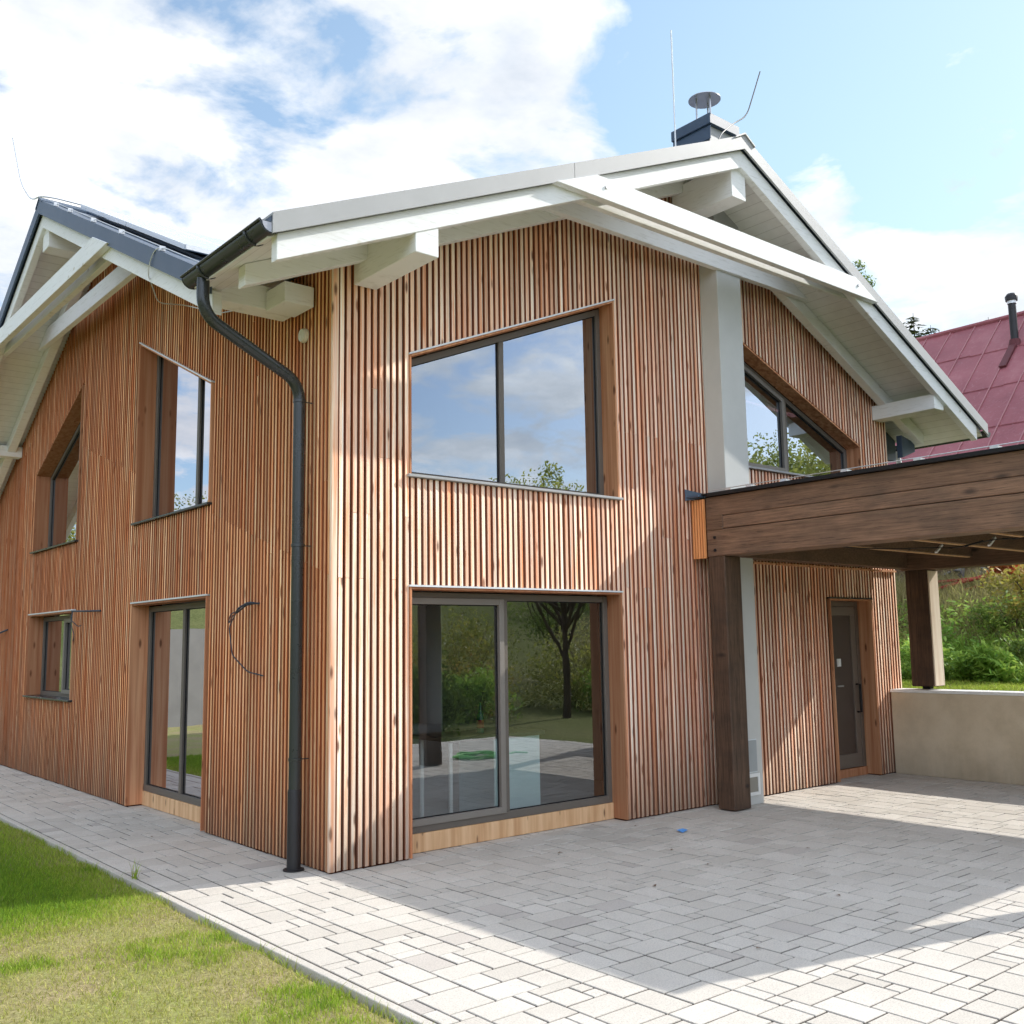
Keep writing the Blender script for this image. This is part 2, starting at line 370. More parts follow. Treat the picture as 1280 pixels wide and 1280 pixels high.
def cladding(mp,U0,U1,top,ops,skip,pitch=.0655,w=.045,flip=1,tilt=None,canted=True):
    b=B(); u=U0+pitch/2
    k_=1 if canted else 0
    prof=[(-w/2,-.038),(-w/2,-.003),(-w/2+.003,0),(-.002,-.0042*k_),(w/2-.004,-.0088*k_),(w/2,-.004-.0085*k_),(w/2,-.038)]
    while u<U1-w/2:
        du=random.uniform(-.002,.002); dv=random.uniform(-.003,.0)
        segs=[]; lo=.012+random.uniform(0,.006); lof=None
        hs=sorted([o for o in ops if o[0]-w/2-.002<u<o[1]+w/2+.002],key=lambda o:o[2])
        cur=(lambda x,lo=lo:lo)
        for o in hs:
            if o[2]>.1: segs.append((cur,(lambda x,o=o:o[2]-.016)))
            cur=(lambda x,o=o:topz(o,min(max(x,o[0]),o[1]))+.022)
        segs.append((cur,top))
        out=[]
        for s0,s1 in segs:   # long runs are butt-jointed now and then
            h=s1(u)-s0(u)
            if h>3.2:
                j=tilt(u) if tilt else 2.9+random.choice((-.55,0,.5,1.1))
                j=min(max(j,s0(u)+.5),s1(u)-.3)
                out.append((s0,(lambda x,j=j:j-.0015),rt())); out.append(((lambda x,j=j:j+.0015),s1,rt()))
            else: out.append((s0,s1,rt()))
        for s0,s1,t in out:
            v=[]
            for pu,pv in prof: v.append(mp(u+du+pu,pv+dv,s0(u+pu)))
            for pu,pv in prof: v.append(mp(u+du+pu,pv+dv,s1(u+pu)))
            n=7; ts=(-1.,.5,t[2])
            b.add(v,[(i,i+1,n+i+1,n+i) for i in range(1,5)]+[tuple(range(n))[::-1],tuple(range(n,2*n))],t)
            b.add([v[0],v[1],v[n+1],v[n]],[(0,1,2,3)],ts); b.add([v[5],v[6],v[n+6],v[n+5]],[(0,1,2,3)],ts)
        u+=pitch
    return b
topFc=lambda x: zf(x)-DECK-.02
topLc=lambda y: max(zf(0.0),zl(y))-DECK-.02
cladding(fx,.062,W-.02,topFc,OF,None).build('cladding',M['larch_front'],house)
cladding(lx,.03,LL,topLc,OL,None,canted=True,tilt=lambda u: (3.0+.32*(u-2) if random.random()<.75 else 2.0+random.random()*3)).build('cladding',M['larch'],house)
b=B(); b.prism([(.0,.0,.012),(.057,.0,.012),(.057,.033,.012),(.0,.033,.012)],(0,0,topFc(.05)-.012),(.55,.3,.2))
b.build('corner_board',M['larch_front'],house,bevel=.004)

# ------------------------------------------------------------------ windows
def poly(mp,pts,v0,v1,b,tint=None):
    e=tuple(np.array(mp(0,v1,0))-np.array(mp(0,v0,0))); b.prism([mp(u,v0,z) for u,z in pts],e,tint or rt())
def window(name,mp,o,mull,sash,sill,lintel=True,vz=-.20,base=0,label=None,sill_label=None):
    u0,u1,zb,z0,z1=o; zb0=zb+base
    S=(z1-z0)/(u1-u0); fw=.062
    T=lambda u,d=0: z0+S*(u-u0)-d
    b=B()
    a0,a1=u0+.012,u1-.012
    d=fw*math.sqrt(1+S*S)
    poly(mp,[(a0,zb0),(a0+fw,zb0),(a0+fw,T(a0+fw,.03)),(a0,T(a0,.03))],vz,vz-.07,b)
    poly(mp,[(a1-fw,zb0),(a1,zb0),(a1,T(a1,.03)),(a1-fw,T(a1-fw,.03))],vz,vz-.07,b)
    poly(mp,[(a0+fw,zb0),(a1-fw,zb0),(a1-fw,zb0+fw*1.15),(a0+fw,zb0+fw*1.15)],vz-.001,vz-.07,b)
    poly(mp,[(a0+fw,T(a0+fw,.03+d)),(a1-fw,T(a1-fw,.03+d)),(a1-fw,T(a1-fw,.03)),(a0+fw,T(a0+fw,.03))],vz-.001,vz-.07,b)
    for m in mull: poly(mp,[(m-.032,zb0+fw*1.15),(m+.032,zb0+fw*1.15),(m+.032,T(m+.032,.03+d)),(m-.032,T(m-.032,.03+d))],vz-.002,vz-.07,b)
    w=b.build(name,M['frame'],house,bevel=.003,label=label)
    ed=[a0+fw]+[x for m in mull for x in (m-.032,m+.032)]+[a1-fw]
    for i in range(len(mull)+1):
        p0,p1=ed[2*i],ed[2*i+1]; zz=zb0+fw*1.15
        if i in sash:   # an opening sash stands slightly proud
            s=.058; b=B(); q0,q1=p0-.012,p1+.012; zq=zz-.012; ds=d-.012
            poly(mp,[(q0,zq),(q0+s,zq),(q0+s,T(q0+s,.03+ds)),(q0,T(q0,.03+ds))],vz+.014,vz-.05,b)
            poly(mp,[(q1-s,zq),(q1,zq),(q1,T(q1,.03+ds)),(q1-s,T(q1-s,.03+ds))],vz+.014,vz-.05,b)
            poly(mp,[(q0+s,zq),(q1-s,zq),(q1-s,zq+s),(q0+s,zq+s)],vz+.013,vz-.05,b)
            poly(mp,[(q0+s,T(q0+s,.03+ds+s)),(q1-s,T(q1-s,.03+ds+s)),(q1-s,T(q1-s,.03+ds)),(q0+s,T(q0+s,.03+ds))],vz+.013,vz-.05,b)
            b.build('sash',M['frame_light'],w,bevel=.003)
            p0,p1,zz,dd=q0+s,q1-s,zq+s,.03+ds+s
        else: dd=.03+d
        g=B(); vp=vz-.03
        g.add([mp(p0,vp,zz),mp(p1,vp,zz),mp(p1,vp,T(p1,dd)),mp(p0,vp,T(p0,dd))],[(0,1,2,3)])
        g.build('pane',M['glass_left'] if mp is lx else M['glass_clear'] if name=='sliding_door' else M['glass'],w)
        # black glazing gasket
        r=B(); k=.009
        for q in ([(p0,zz),(p0+k,zz),(p0+k,T(p0+k,dd)),(p0,T(p0,dd))],[(p1-k,zz),(p1,zz),(p1,T(p1,dd)),(p1-k,T(p1-k,dd))],[(p0+k,zz),(p1-k,zz),(p1-k,zz+k),(p0+k,zz+k)],[(p0+k,T(p0+k,dd+k)),(p1-k,T(p1-k,dd+k)),(p1-k,T(p1-k,dd)),(p0+k,T(p0+k,dd))]):
            poly(mp,q,vp+.006,vp+.001,r)
        r.build('gasket',M['black'],w)
    # wooden reveal boards lining the opening
    r=B(); t=.018
    poly(mp,[(u0-.004,zb+.014),(u0+t-.004,zb+.014),(u0+t-.004,T(u0+t)),(u0-.004,T(u0))],.004,vz-.004,r)
    poly(mp,[(u1-t+.004,zb+.014),(u1+.004,zb+.014),(u1+.004,T(u1)),(u1-t+.004,T(u1-t))],.004,vz-.004,r)
    poly(mp,[(u0+t,T(u0+t,t)),(u1-t,T(u1-t,t)),(u1-t,T(u1-t)),(u0+t,T(u0+t))],.002,vz-.004,r)
    r.build('reveal',M['reveal'],w)
    if lintel:
        r=B(); poly(mp,[(u0-.012,T(u0-.012,-.003)),(u1+.012,T(u1+.012,-.003)),(u1+.012,T(u1+.012,-.019)),(u0-.012,T(u0-.012,-.019))],.016,-.03,r)
        r.build('drip_strip',M['bright'],w)
    if sill=='metal' or sill=='light':
        r=B(); poly(mp,[(u0-.035,zb-.012),(u1+.035,zb-.012),(u1+.035,zb+.012),(u0-.035,zb+.012)],.038,vz,r)
        r.build('sill',M['gutter'] if sill=='metal' else M['metal_light'],w,bevel=.003)
    elif sill=='wood':
        r=B(); poly(mp,[(u0,0.004),(u1,0.004),(u1,base-.002),(u0,base-.002)],vz+.012,vz-.10,r,(.7,.2,.4)); r.build('sill',M['pine'],w,bevel=.003)
    return w
window('sliding_door',fx,OF[0],[2.0],[0],'wood',base=.165)
window('window',fx,OF[1],[2.0],[],'light')
window('window',fx,OF[2],[6.72],[0],'light',lintel=False)
window('sliding_door',lx,OL[0],[3.58],[],'wood',base=.165)
window('window',lx,OL[1],[3.32],[],'metal')
window('window',lx,OL[2],[7.6],[],'metal',lintel=False)
window('window',lx,OL[3],[7.98],[0],'metal')
# entrance door: frame, leaf, plate, slot, handle
b=B(); u0,u1,zt=7.205,8.15,2.275
poly(fx,[(u0,.11),(u0+.07,.11),(u0+.07,zt),(u0,zt)],-.2,-.28,b); poly(fx,[(u1-.07,.11),(u1,.11),(u1,zt),(u1-.07,zt)],-.2,-.28,b)
poly(fx,[(u0+.07,zt-.07),(u1-.07,zt-.07),(u1-.07,zt),(u0+.07,zt)],-.201,-.28,b)
M['door_brown']=plain('brown_door_frame',(.135,.105,.082),.42,.4,0,5,.08)
door=b.build('door',M['door_brown'],house,bevel=.003,label='grey brown entrance door with a glazed looking panel')
b=B(); p0,p1=u0+.075,u1-.075
poly(fx,[(p0,.115),(p1,.115),(p1,.29),(p0,.29)],-.206,-.27,b); poly(fx,[(p0,zt-.19),(p1,zt-.19),(p1,zt-.075),(p0,zt-.075)],-.206,-.27,b)
poly(fx,[(p0,.29),(p0+.11,.29),(p0+.11,zt-.19),(p0,zt-.19)],-.207,-.27,b); poly(fx,[(p1-.11,.29),(p1,.29),(p1,zt-.19),(p1-.11,zt-.19)],-.207,-.27,b)
b.build('leaf',plain('brown_door_leaf',(.17,.135,.108),.42,.4,0,5,.08),door,bevel=.003)
b=B(); poly(fx,[(p0+.11,.29),(p1-.11,.29),(p1-.11,zt-.19),(p0+.11,zt-.19)],-.224,-.26,b); b.build('panel',plain('brown_door_panel',(.085,.062,.050),.4,.4,0,4,.12),door)
b=B(); poly(fx,[(7.62,1.42),(7.70,1.42),(7.70,1.52),(7.62,1.52)],-.212,-.224,b); b.build('plate',M['white_plastic'],door)
b=B(); poly(fx,[(7.60,1.155),(7.74,1.155),(7.74,1.175),(7.60,1.175)],-.212,-.224,b); b.build('letter_slot',M['steel'],door)
b=B(); b.tube([fx(8.02,-.207,.82),fx(8.02,-.15,.82),fx(8.02,-.15,1.18),fx(8.02,-.207,1.18)],.014,8); b.build('handle',M['black'],door,smooth=True)
b=B(); 
for q in ((7.186,7.204),(8.151,8.169)): poly(fx,[(q[0],.014),(q[1],.014),(q[1],2.29),(q[0],2.29)],.004,-.205,b)
poly(fx,[(7.204,2.277),(8.151,2.277),(8.151,2.292),(7.204,2.292)],.002,-.205,b); b.build('reveal',M['reveal'],door)
b=B(); poly(fx,[(7.18,2.293),(8.18,2.293),(8.18,2.309),(7.18,2.309)],.014,-.03,b); b.build('drip_strip',M['gutter'],door)
b=B(); poly(fx,[(7.205,.004),(8.15,.004),(8.15,.108),(7.205,.108)],-.19,-.30,b,(.3,.6,.3)); b.build('sill',M['reveal'],door)

# ------------------------------------------------------------------ interior
b=B(); b.box(.32,W-.37,.32,11.08,-.08,.10); b.build('floor',plain('interior_screed',(.30,.32,.33),.5,.3,0,3,.12),house)
b=B(); b.box(.40,W-.37,.40,11.08,2.62,2.95); b.build('ceiling',M['room'],house)
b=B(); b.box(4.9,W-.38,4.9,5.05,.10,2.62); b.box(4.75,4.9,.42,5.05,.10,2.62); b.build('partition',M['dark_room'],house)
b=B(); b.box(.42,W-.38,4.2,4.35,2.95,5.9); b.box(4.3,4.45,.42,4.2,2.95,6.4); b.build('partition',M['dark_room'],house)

# ------------------------------------------------------------------ roof: two crossing gables
xvE=EL; yvE=BY-(BZ-zf(EL))/TR         # valley foot at the left eave
yJ=BY-(BZ-AZ)/TR                      # where the front ridge meets the cross roof
yvR=BY-(BZ-zf(ER))/TR
def slab(polys,th,drop,name,m,parent):
    b=B()
    for p in polys: b.prism([(x,y,z-drop) for x,y,z in p],(0,0,-th))
    return b.build(name,m,parent)
Pf_l=[(EL,VY,zf(EL)),(AX,VY,AZ),(AX,yJ,AZ),(EL,yvE,zf(EL))]
Pf_r=[(AX,VY,AZ),(ER,VY,zf(ER)),(ER,yvR,zf(ER)),(AX,yJ,AZ)]
XR=9.6
Pl_r=[(VX,yvE+ (zf(VX)-zf(EL))/TR ,zf(VX)),(AX,yJ,AZ),(ER,yvR,zf(ER)),(ER,BY,BZ),(VX,BY,BZ)]
YL=LL+.6
Pl_l=[(VX,BY,BZ),(ER,BY,BZ),(ER,YL,zl(YL)),(VX,YL,zl(YL))]
roof=slab([Pf_l,Pf_r],.045,0,'roof',M['metal_blue'],house)
roof2=slab([Pl_r,Pl_l],.045,0,'roof',M['metal_blue'],house)
# decking seen from below, held back from the verges
def inset_y(P,y): return [(x,max(yy,y),z) for x,yy,z in P]
def inset_x(P,x0): return [(max(x,x0),y,z) for x,y,z in P]
slab([inset_y(Pf_l,VY+.07),inset_y(Pf_r,VY+.07)],.045,.10,'soffit',M['deck'],roof)
Pd=[(VX+.07,yvE+(zf(VX)-zf(EL))/TR+.03,zf(VX)+.012)]+Pl_r[1:4]+[(VX+.07,BY,BZ)]
slab([Pd,inset_x(Pl_l,VX+.07)],.045,.10,'soffit',M['deck'],roof2)
# standing seams
b=B()
y=VY+.5
while y<3.0:
    x0=EL if y<yvE else AX-(AZ-zl(y))/SL
    b.beam((x0+.03,y,zf(x0+.03)+.012),(AX-.05,y,zf(AX-.05)+.012),.012,.03); y+=.55
x=VX+.55
while x<AX-.4:
    y0=BY-(BZ-zf(x))/TR
    b.beam((x,y0+.03,zl(y0+.03)+.012),(x,BY-.05,zl(BY-.05)+.012),.012,.03); x+=.55
b.build('standing_seams',M['metal_blue'],roof)
# verge metal, front (sunlight painted into a paler colour) and left
FH=.155
def verge_front(x0,x1,h,y0,y1,drop):
    return [(x0,y0,zf(x0)-drop),(x1,y0,zf(x1)-drop),(x1,y0,zf(x1)-drop-h),(x0,y0,zf(x0)-drop-h)],(0,y1-y0,0)
b=B()
for x0,x1 in ((EL,1.90),(1.906,AX),(AX,ER)):
    p,e=verge_front(x0,x1,FH,VY-.012,VY+.012,-.02); b.prism(p,e)
b.prism([(EL,VY+.012,zf(EL)+.02),(AX,VY+.012,AZ+.02),(AX,VY+.15,AZ+.02),(EL,VY+.15,zf(EL)+.02)],(0,0,-.018))
b.prism([(AX,VY+.012,AZ+.02),(ER,VY+.012,zf(ER)+.02),(ER,VY+.15,zf(ER)+.02),(AX,VY+.15,AZ+.02)],(0,0,-.018))
b.build('verge_trim',M['metal_light'],roof)
b=B(); ya=yvE+.06
for y0,y1 in ((ya,BY),(BY,YL)):
    b.prism([(VX-.012,y0,zl(y0)+.02),(VX-.012,y1,zl(y1)+.02),(VX-.012,y1,zl(y1)-.165),(VX-.012,y0,zl(y0)-.165)],(.024,0,0))
b.prism([(VX+.012,ya,zl(ya)+.02),(VX+.012,BY,BZ+.02),(VX+.15,BY,BZ+.02),(VX+.15,ya,zl(ya)+.02)],(0,0,-.018))
b.build('verge_trim',M['metal_blue'],roof2)
b=B(); b.prism([(VX-.02,BY-.14,BZ-.035),(VX-.02,BY,BZ+.055),(VX-.02,BY+.14,BZ-.045),(VX-.02,BY+.14,BZ-.07),(VX-.02,BY,BZ+.03),(VX-.02,BY-.14,BZ-.06)],(10,0,0)); b.build('ridge_cap',M['metal_blue'],roof2)
# bargeboards = outer rafters, inner rafters
def rafter_front(y0,y1,x0,x1,top,h,name,label=None):
    b=B(); b.prism([(x0,y0,zf(x0)-top),(x1,y0,zf(x1)-top),(x1,y0,zf(x1)-top-h),(x0,y0,zf(x0)-top-h)],(0,y1-y0,0)); return b.build(name,M['white'],house,bevel=.004)
rafter_front(-.955,-.87,-1.0,AX-.001,.13,.20,'rafter'); rafter_front(-.955,-.87,AX+.001,9.5,.13,.20,'rafter')
rafter_front(-.22,-.10,-.9,AX-.001,.148,.175,'rafter'); rafter_front(-.22,-.10,AX+.001,9.45,.148,.175,'rafter')
def rafter_left(x0,x1,y0,y1,top,h):
    b=B(); b.prism([(x0,y0,zl(y0)-top),(x0,y1,zl(y1)-top),(x0,y1,zl(y1)-top-h),(x0,y0,zl(y0)-top-h)],(x1-x0,0,0)); return b.build('rafter',M['white'],house,bevel=.004)
rafter_left(-.855,-.77,.50,BY-.001,.14,.20); rafter_left(-.855,-.77,BY+.001,YL-.1,.14,.20)
rafter_left(-.22,-.10,1.0,BY-.001,.148,.175); rafter_left(-.22,-.10,BY+.001,YL-.1,.148,.175)
# collar beams
def cf(y0,y1,z0,z1,name='collar_beam'):
    xl=lambda z: AX-(AZ-.14-z)/SL; xr=lambda z: AX+(AZ-.14-z)/SR
    b=B(); b.prism([(xl(z0)-.02,y0,z0),(xr(z0)+.02,y0,z0),(xr(z1),y0,z1),(xl(z1),y0,z1)],(0,y1-y0,0)); return b.build(name,M['white'],house,bevel=.004)
cf(-1.035,-.957,5.87,6.085); cf(-.868,-.80,5.87,6.05); cf(-.30,-.222,6.03,6.25)
def cl(x0,x1,z0,z1):
    yl=lambda z: BY-(BZ-.14-z)/TR; yr=lambda z: BY+(BZ-.14-z)/TL
    b=B(); b.prism([(x0,yl(z0)-.02,z0),(x0,yr(z0)+.02,z0),(x0,yr(z1),z1),(x0,yl(z1),z1)],(x1-x0,0,0)); return b.build('collar_beam',M['white'],house,bevel=.004)
cl(-.935,-.857,5.98,6.21); cl(-.768,-.70,5.98,6.17); cl(-.30,-.222,6.13,6.37)
for x in (2.28,6.55):
    b=B(); b.tube([(x,-1.0355,5.99),(x,-1.048,5.99)],.016,8)
    b.build('bolt_head',M['steel'],[o for o in house.children if o.name=='collar_beam'][0])
# purlins
def purlin(x0,x1,y0,y1,z0,z1): 
    b=B(); b.box(x0,x1,y0,y1,z0,z1); return b.build('purlin',M['white'],house,bevel=.005)
purlin(.20,.425,-.945,-.0,4.885,zf(.2)-.148-.012); purlin(8.475,8.71,-.905,0,4.775,4.975)
purlin(4.36,4.60,-.90,-.05,6.55,6.94)
b=B(); b.box(-.81,.0,BY-.13,BY+.13,7.07,7.28); b.box(-.81,.0,BY-.128,BY+.128,6.85,7.067); b.build('purlin',M['white'],house,bevel=.005)
b=B(); b.box(-.80,-.02,.66,.88,4.74,4.955); b.build('purlin',M['white'],house,bevel=.005)
b=B(); b.box(-.30,-.02,.30,.655,4.72,4.90); b.build('purlin',M['white'],house,bevel=.005)
b=B(); b.box(-.86,.0,9.93,10.15,4.86,5.03); b.build('purlin',M['white'],house,bevel=.005)
# gutter (half round) with end cap, hooks
def gutter(cx,cz,y0,y1,r,n=12):
    b=B(); ys=[y0,y1]; pr=[]
    for k in range(n+1):
        a=PI+PI*k/n; pr.append((cx+r*math.cos(a),cz+r*math.sin(a)))
    for k in range(n,-1,-1):
        a=PI+PI*k/n; pr.append((cx+(r-.004)*math.cos(a),cz+(r-.004)*math.sin(a)))
    m=len(pr); b.add([(x,y0,z) for x,z in pr]+[(x,y1,z) for x,z in pr],[(i,(i+1)%m,m+(i+1)%m,m+i) for i in range(m)])
    b.tube([(cx-r-.006,y0,cz),(cx-r-.006,y1,cz)],.011,8)
    for yy in (y0,y1-.004):
        q=[(cx+(r+.003)*math.cos(PI+PI*k/n),yy,cz+(r+.003)*math.sin(PI+PI*k/n)) for k in range(n+1)]
        b.prism(q,(0,.006,0))
    return b
GX,GZ,GR=-1.065,4.775,.082
g=gutter(GX,GZ,-.995,.43,GR).build('gutter',M['gutter'],house,smooth=True)
b=B()
for yy in (-.74,.1):
    b=B(); b.tube([(GX+(GR+.006)*math.cos(PI+PI*k/10),yy,GZ+(GR+.006)*math.sin(PI+PI*k/10)) for k in range(11)],.010,6); b.build('gutter_bracket',M['gutter'],g)
b=B(); q=[(GX+(GR-.012)*math.cos(PI+PI*k/12),-.9965,GZ-.006+(GR-.012)*math.sin(PI+PI*k/12)) for k in range(13)]; b.prism(q,(0,-.003,0)); b.build('end_cap',M['steel'],g)
gutter(9.76,4.60,-.99,1.2,.075).build('gutter',M['gutter'],house,smooth=True)
# downpipe with two swept bends
def smooth_path(pts,rad,n=6):
    out=[Vector(pts[0])]
    for a,c,d in zip(pts[:-2],pts[1:-1],pts[2:]):
        a,c,d=Vector(a),Vector(c),Vector(d); p=c+(a-c).normalized()*rad; q=c+(d-c).normalized()*rad
        for k in range(n+1):
            t=k/n; out.append(p*(1-t)**2+c*2*t*(1-t)+q*t*t)
    out.append(Vector(pts[-1])); return out
DP=(-.125,.345)
b=B(); b.tube(smooth_path([(GX,.19,4.73),(GX,.19,4.42),(DP[0],DP[1],4.03),(DP[0],DP[1],.02)],.16),.05,16); 
dp=b.build('downpipe',M['gutter'],house,smooth=True)
b=B()
for z in (.86,2.62,3.86):
    b=B(); b.lathe((DP[0],DP[1],z),[(.050,0),(.0545,.003),(.0545,.028),(.050,.031)],16)
    b.beam((DP[0],DP[1],z+.015),(0.0,DP[1],z+.015),.009,.009); b.build('pipe_clamp',M['gutter'],dp,smooth=True)
b=B(); b.lathe((DP[0],DP[1],.0),[(.056,0),(.056,.62),(.051,.64)],16); b.lathe((DP[0],DP[1],.001),[(.085,0),(.085,.012),(.057,.014)],16); b.build('pipe_base',M['flue'],dp,smooth=True)
# column, meter boxes
b=B(); b.box(4.854,5.29,-.26,-.002,0.0,zf(5.29)-.36); col=b.build('column',M['render'],house,bevel=.004)
b=B(); b.box(4.995,5.19,-.266,-.262,.345,.70); b.build('box_frame',M['box_grey'],col); 
b=B(); b.box(5.004,5.181,-.272,-.2665,.355,.69,(.4,.4,.4)); b.tube([(5.03,-.273,.60),(5.03,-.278,.60)],.009,8); b.tube([(5.03,-.273,.43),(5.03,-.278,.43)],.009,8); b.build('box_door',plain('grey_meter_door',(.36,.385,.39),.45,.4),col)
b=B()
for q in ((4.985,5.215,.10,.135),(4.985,5.215,.295,.33),(4.985,5.02,.135,.295),(5.18,5.215,.135,.295)): b.box(q[0],q[1],-.276,-.262,q[2],q[3])
b.build('vent_frame',M['white_plastic'],col)
b=B(); b.box(5.02,5.18,-.268,-.2625,.135,.295); b.build('vent_grille',plain('taupe_grille',(.30,.28,.24),.6,.2),col)
# chimney above the column
CX0,CX1,CY0,CY1=4.80,5.36,-.30,.30
b=B(); b.box(CX0+.05,CX1-.05,CY0+.05,CY1-.05,6.6,7.86); ch=b.build('chimney',M['metal_light'],house)
b=B(); b.box(CX0,CX1,CY0,CY1,7.80,7.93); b.prism([(CX0+.02,CY0+.02,7.62),(CX0+.03,CY0+.02,7.80),(CX0+.03,CY1,7.80),(CX0+.02,CY1,7.62)],(.015,0,0)); b.build('chimney_cap',M['metal_blue'],ch,bevel=.006)
b=B(); b.box(CX0+.04,CX0+.049,CY0+.06,CY1-.06,6.7,7.8); b.build('chimney_shade_sheet',M['metal_blue'],ch)  # dark sheet over the left face, its shade painted in as colour
b=B(); dc=(5.07,-.02)
b.lathe((dc[0],dc[1],8.30),[(.0,.045),(.12,.03),(.195,0),(.195,-.006),(.0,-.008)][::-1],28); b.build('rain_hood',M['steel'],ch,smooth=True)
b=B()
for a in (.3,2.4,4.5): b.tube([(dc[0]+.1*math.cos(a),dc[1]+.1*math.sin(a),7.93),(dc[0]+.1*math.cos(a),dc[1]+.1*math.sin(a),8.295)],.012,6)
b.build('hood_leg',M['steel'],ch)
b=B(); b.lathe((dc[0],dc[1],7.93),[(.11,0),(.11,.10)],20); b.build('flue',M['steel'],ch,smooth=True)
# ridge cap end of the front roof
b=B(); b.prism([(AX-.17,VY-.03,zf(AX-.17)+.024),(AX,VY-.03,AZ+.045),(AX+.17,VY-.03,zf(AX+.17)+.024),(AX+.17,VY-.03,zf(AX+.17)+.008),(AX,VY-.03,AZ+.025),(AX-.17,VY-.03,zf(AX-.17)+.008)],(0,5.5,0)); b.build('ridge_cap',M['metal_light'],roof)
# lightning rods and conductors
b=B(); b.tube([(4.55,.02,7.2),(4.545,.02,9.02)],.010,6); b.build('lightning_rod',M['bright'],house)
b=B(); b.tube(smooth_path([(4.30,-.80,7.22),(4.62,-.60,7.48),(4.95,-.50,7.74),(5.24,-.50,7.94),(5.55,-.50,8.62)],.14),.008,6); b.build('lightning_rod',M['flue'],house)
b=B(); b.tube(smooth_path([(-.88,7.62,9.05),(-.88,7.0,8.12),(-.88,6.4,7.66),(-.88,5.91,7.57),(1.5,5.91,7.56)],.25),.010,6); b.build('lightning_rod',M['alu'],house)
b=B(); pts=[(VX+.03,y,zl(y)+.06) for y in (5.6,4.5,3.4,2.3,1.5,.75)]; b.tube(pts,.006,6)
for y in (5.2,4.6,3.7,2.75,1.6): b.box(VX-.013,VX+.04,y-.012,y+.012,zl(y)+.02,zl(y)+.068)
b.tube(smooth_path([(VX+.03,1.5,zl(1.5)+.06),(VX-.02,1.70,5.50),(VX-.03,1.85,5.30),(-.60,2.45,5.23),(-.25,2.65,5.34),(-.03,2.30,5.20),(-.02,1.75,5.10),(-.02,1.05,4.95)],.12),.006,6)
b.build('lightning_conductor',M['alu'],house)
# solar panels on the left gable's near slope (only their silver lower edges show)
b=B(); f=B()
for i in range(3):
    x0=-.55+i*1.03
    for ya,yb in ((1.9,3.6),(3.63,5.33)):
        P=[(x0,ya,zl(ya)+.10),(x0+1.0,ya,zl(ya)+.10),(x0+1.0,yb,zl(yb)+.10),(x0,yb,zl(yb)+.10)]
        ok=x0> AX-(AZ-zl(ya))/SL-9
        b.prism([(x+(.02 if x==x0 else -.02),y,z+.028) for x,y,z in P],(0,0,-.01)); 
        f.beam(P[0],P[3],.03,.05); f.beam(P[1],P[2],.03,.05); f.beam(P[0],P[1],.03,.05); f.beam(P[3],P[2],.03,.05)
sp=f.build('solar_panel_frame',M['bright'],house); b.build('solar_cells',plain('glare_painted_solar_glass',(.50,.55,.62),.25,.6),sp)  # sky glare painted into the pale cell colour
# things fixed on the left wall
b=B(); b.lathe((0,0,0),[(.062,0),(.066,.02),(.055,.045),(.0,.052)],20)
b.v=[(-z-.001,.48+y,4.51+x) for x,y,z in b.v]; b.build('vent_cap',M['cream'],house,smooth=True)
def cable(paths,name='loose_cable'):
    b=B()
    for p,r in paths: b.tube(smooth_path(p,.04,4) if len(p)>2 else p,r,6)
    return b.build(name,M['cable'],house)
cable([([(-.005,1.30,2.185),(-.09,1.34,2.20),(-.13,1.46,2.15),(-.11,1.55,2.12)],.010),([(-.005,1.29,2.19),(-.08,1.40,2.18),(-.10,1.56,2.11)],.008),([(-.11,1.55,2.12),(-.14,1.62,2.10),(-.14,1.66,2.0),(-.12,1.60,2.09)],.005),([(-.11,1.56,2.11),(-.13,1.66,1.98),(-.12,1.60,1.72),(-.06,1.40,1.57),(-.01,1.18,1.535)],.006)])
cable([([(-.005,5.75,2.27),(-.10,6.1,2.275),(-.12,6.55,2.29)],.013),([(-.12,6.5,2.29),(-.16,6.45,2.18),(-.12,6.25,2.08),(-.10,6.2,2.10)],.006),([(-.12,6.5,2.29),(-.17,6.4,2.12),(-.15,6.3,1.98),(-.15,6.35,1.9)],.005)])
cable([([(-.005,10.3,2.12),(-.12,10.6,2.04),(-.14,10.8,2.0)],.014)])
# wooden board edge and header under carport beam on the facade
b=B(); b.box(5.30,8.80,-.03,-.002,2.675,2.70,(.6,.2,.2)); b.build('header_board',M['reveal'],house)
# outlet pipe and bracket on the right eave end
b=B(); b.tube(smooth_path([(9.70,.35,4.52),(9.70,.30,4.25),(9.3,-.1,3.75),(8.6,-.28,3.47)],.1),.04,10); b.build('downpipe',M['bright'],house,smooth=True)
b=B(); b.box(8.87,9.5,.25,.33,4.35,4.75); b.prism([(9.05,-.1,4.30),(9.40,-.1,4.42),(9.40,-.1,4.55),(9.05,-.1,4.62)],(0,.08,0)); b.build('eave_bracket',M['metal_blue'],house)

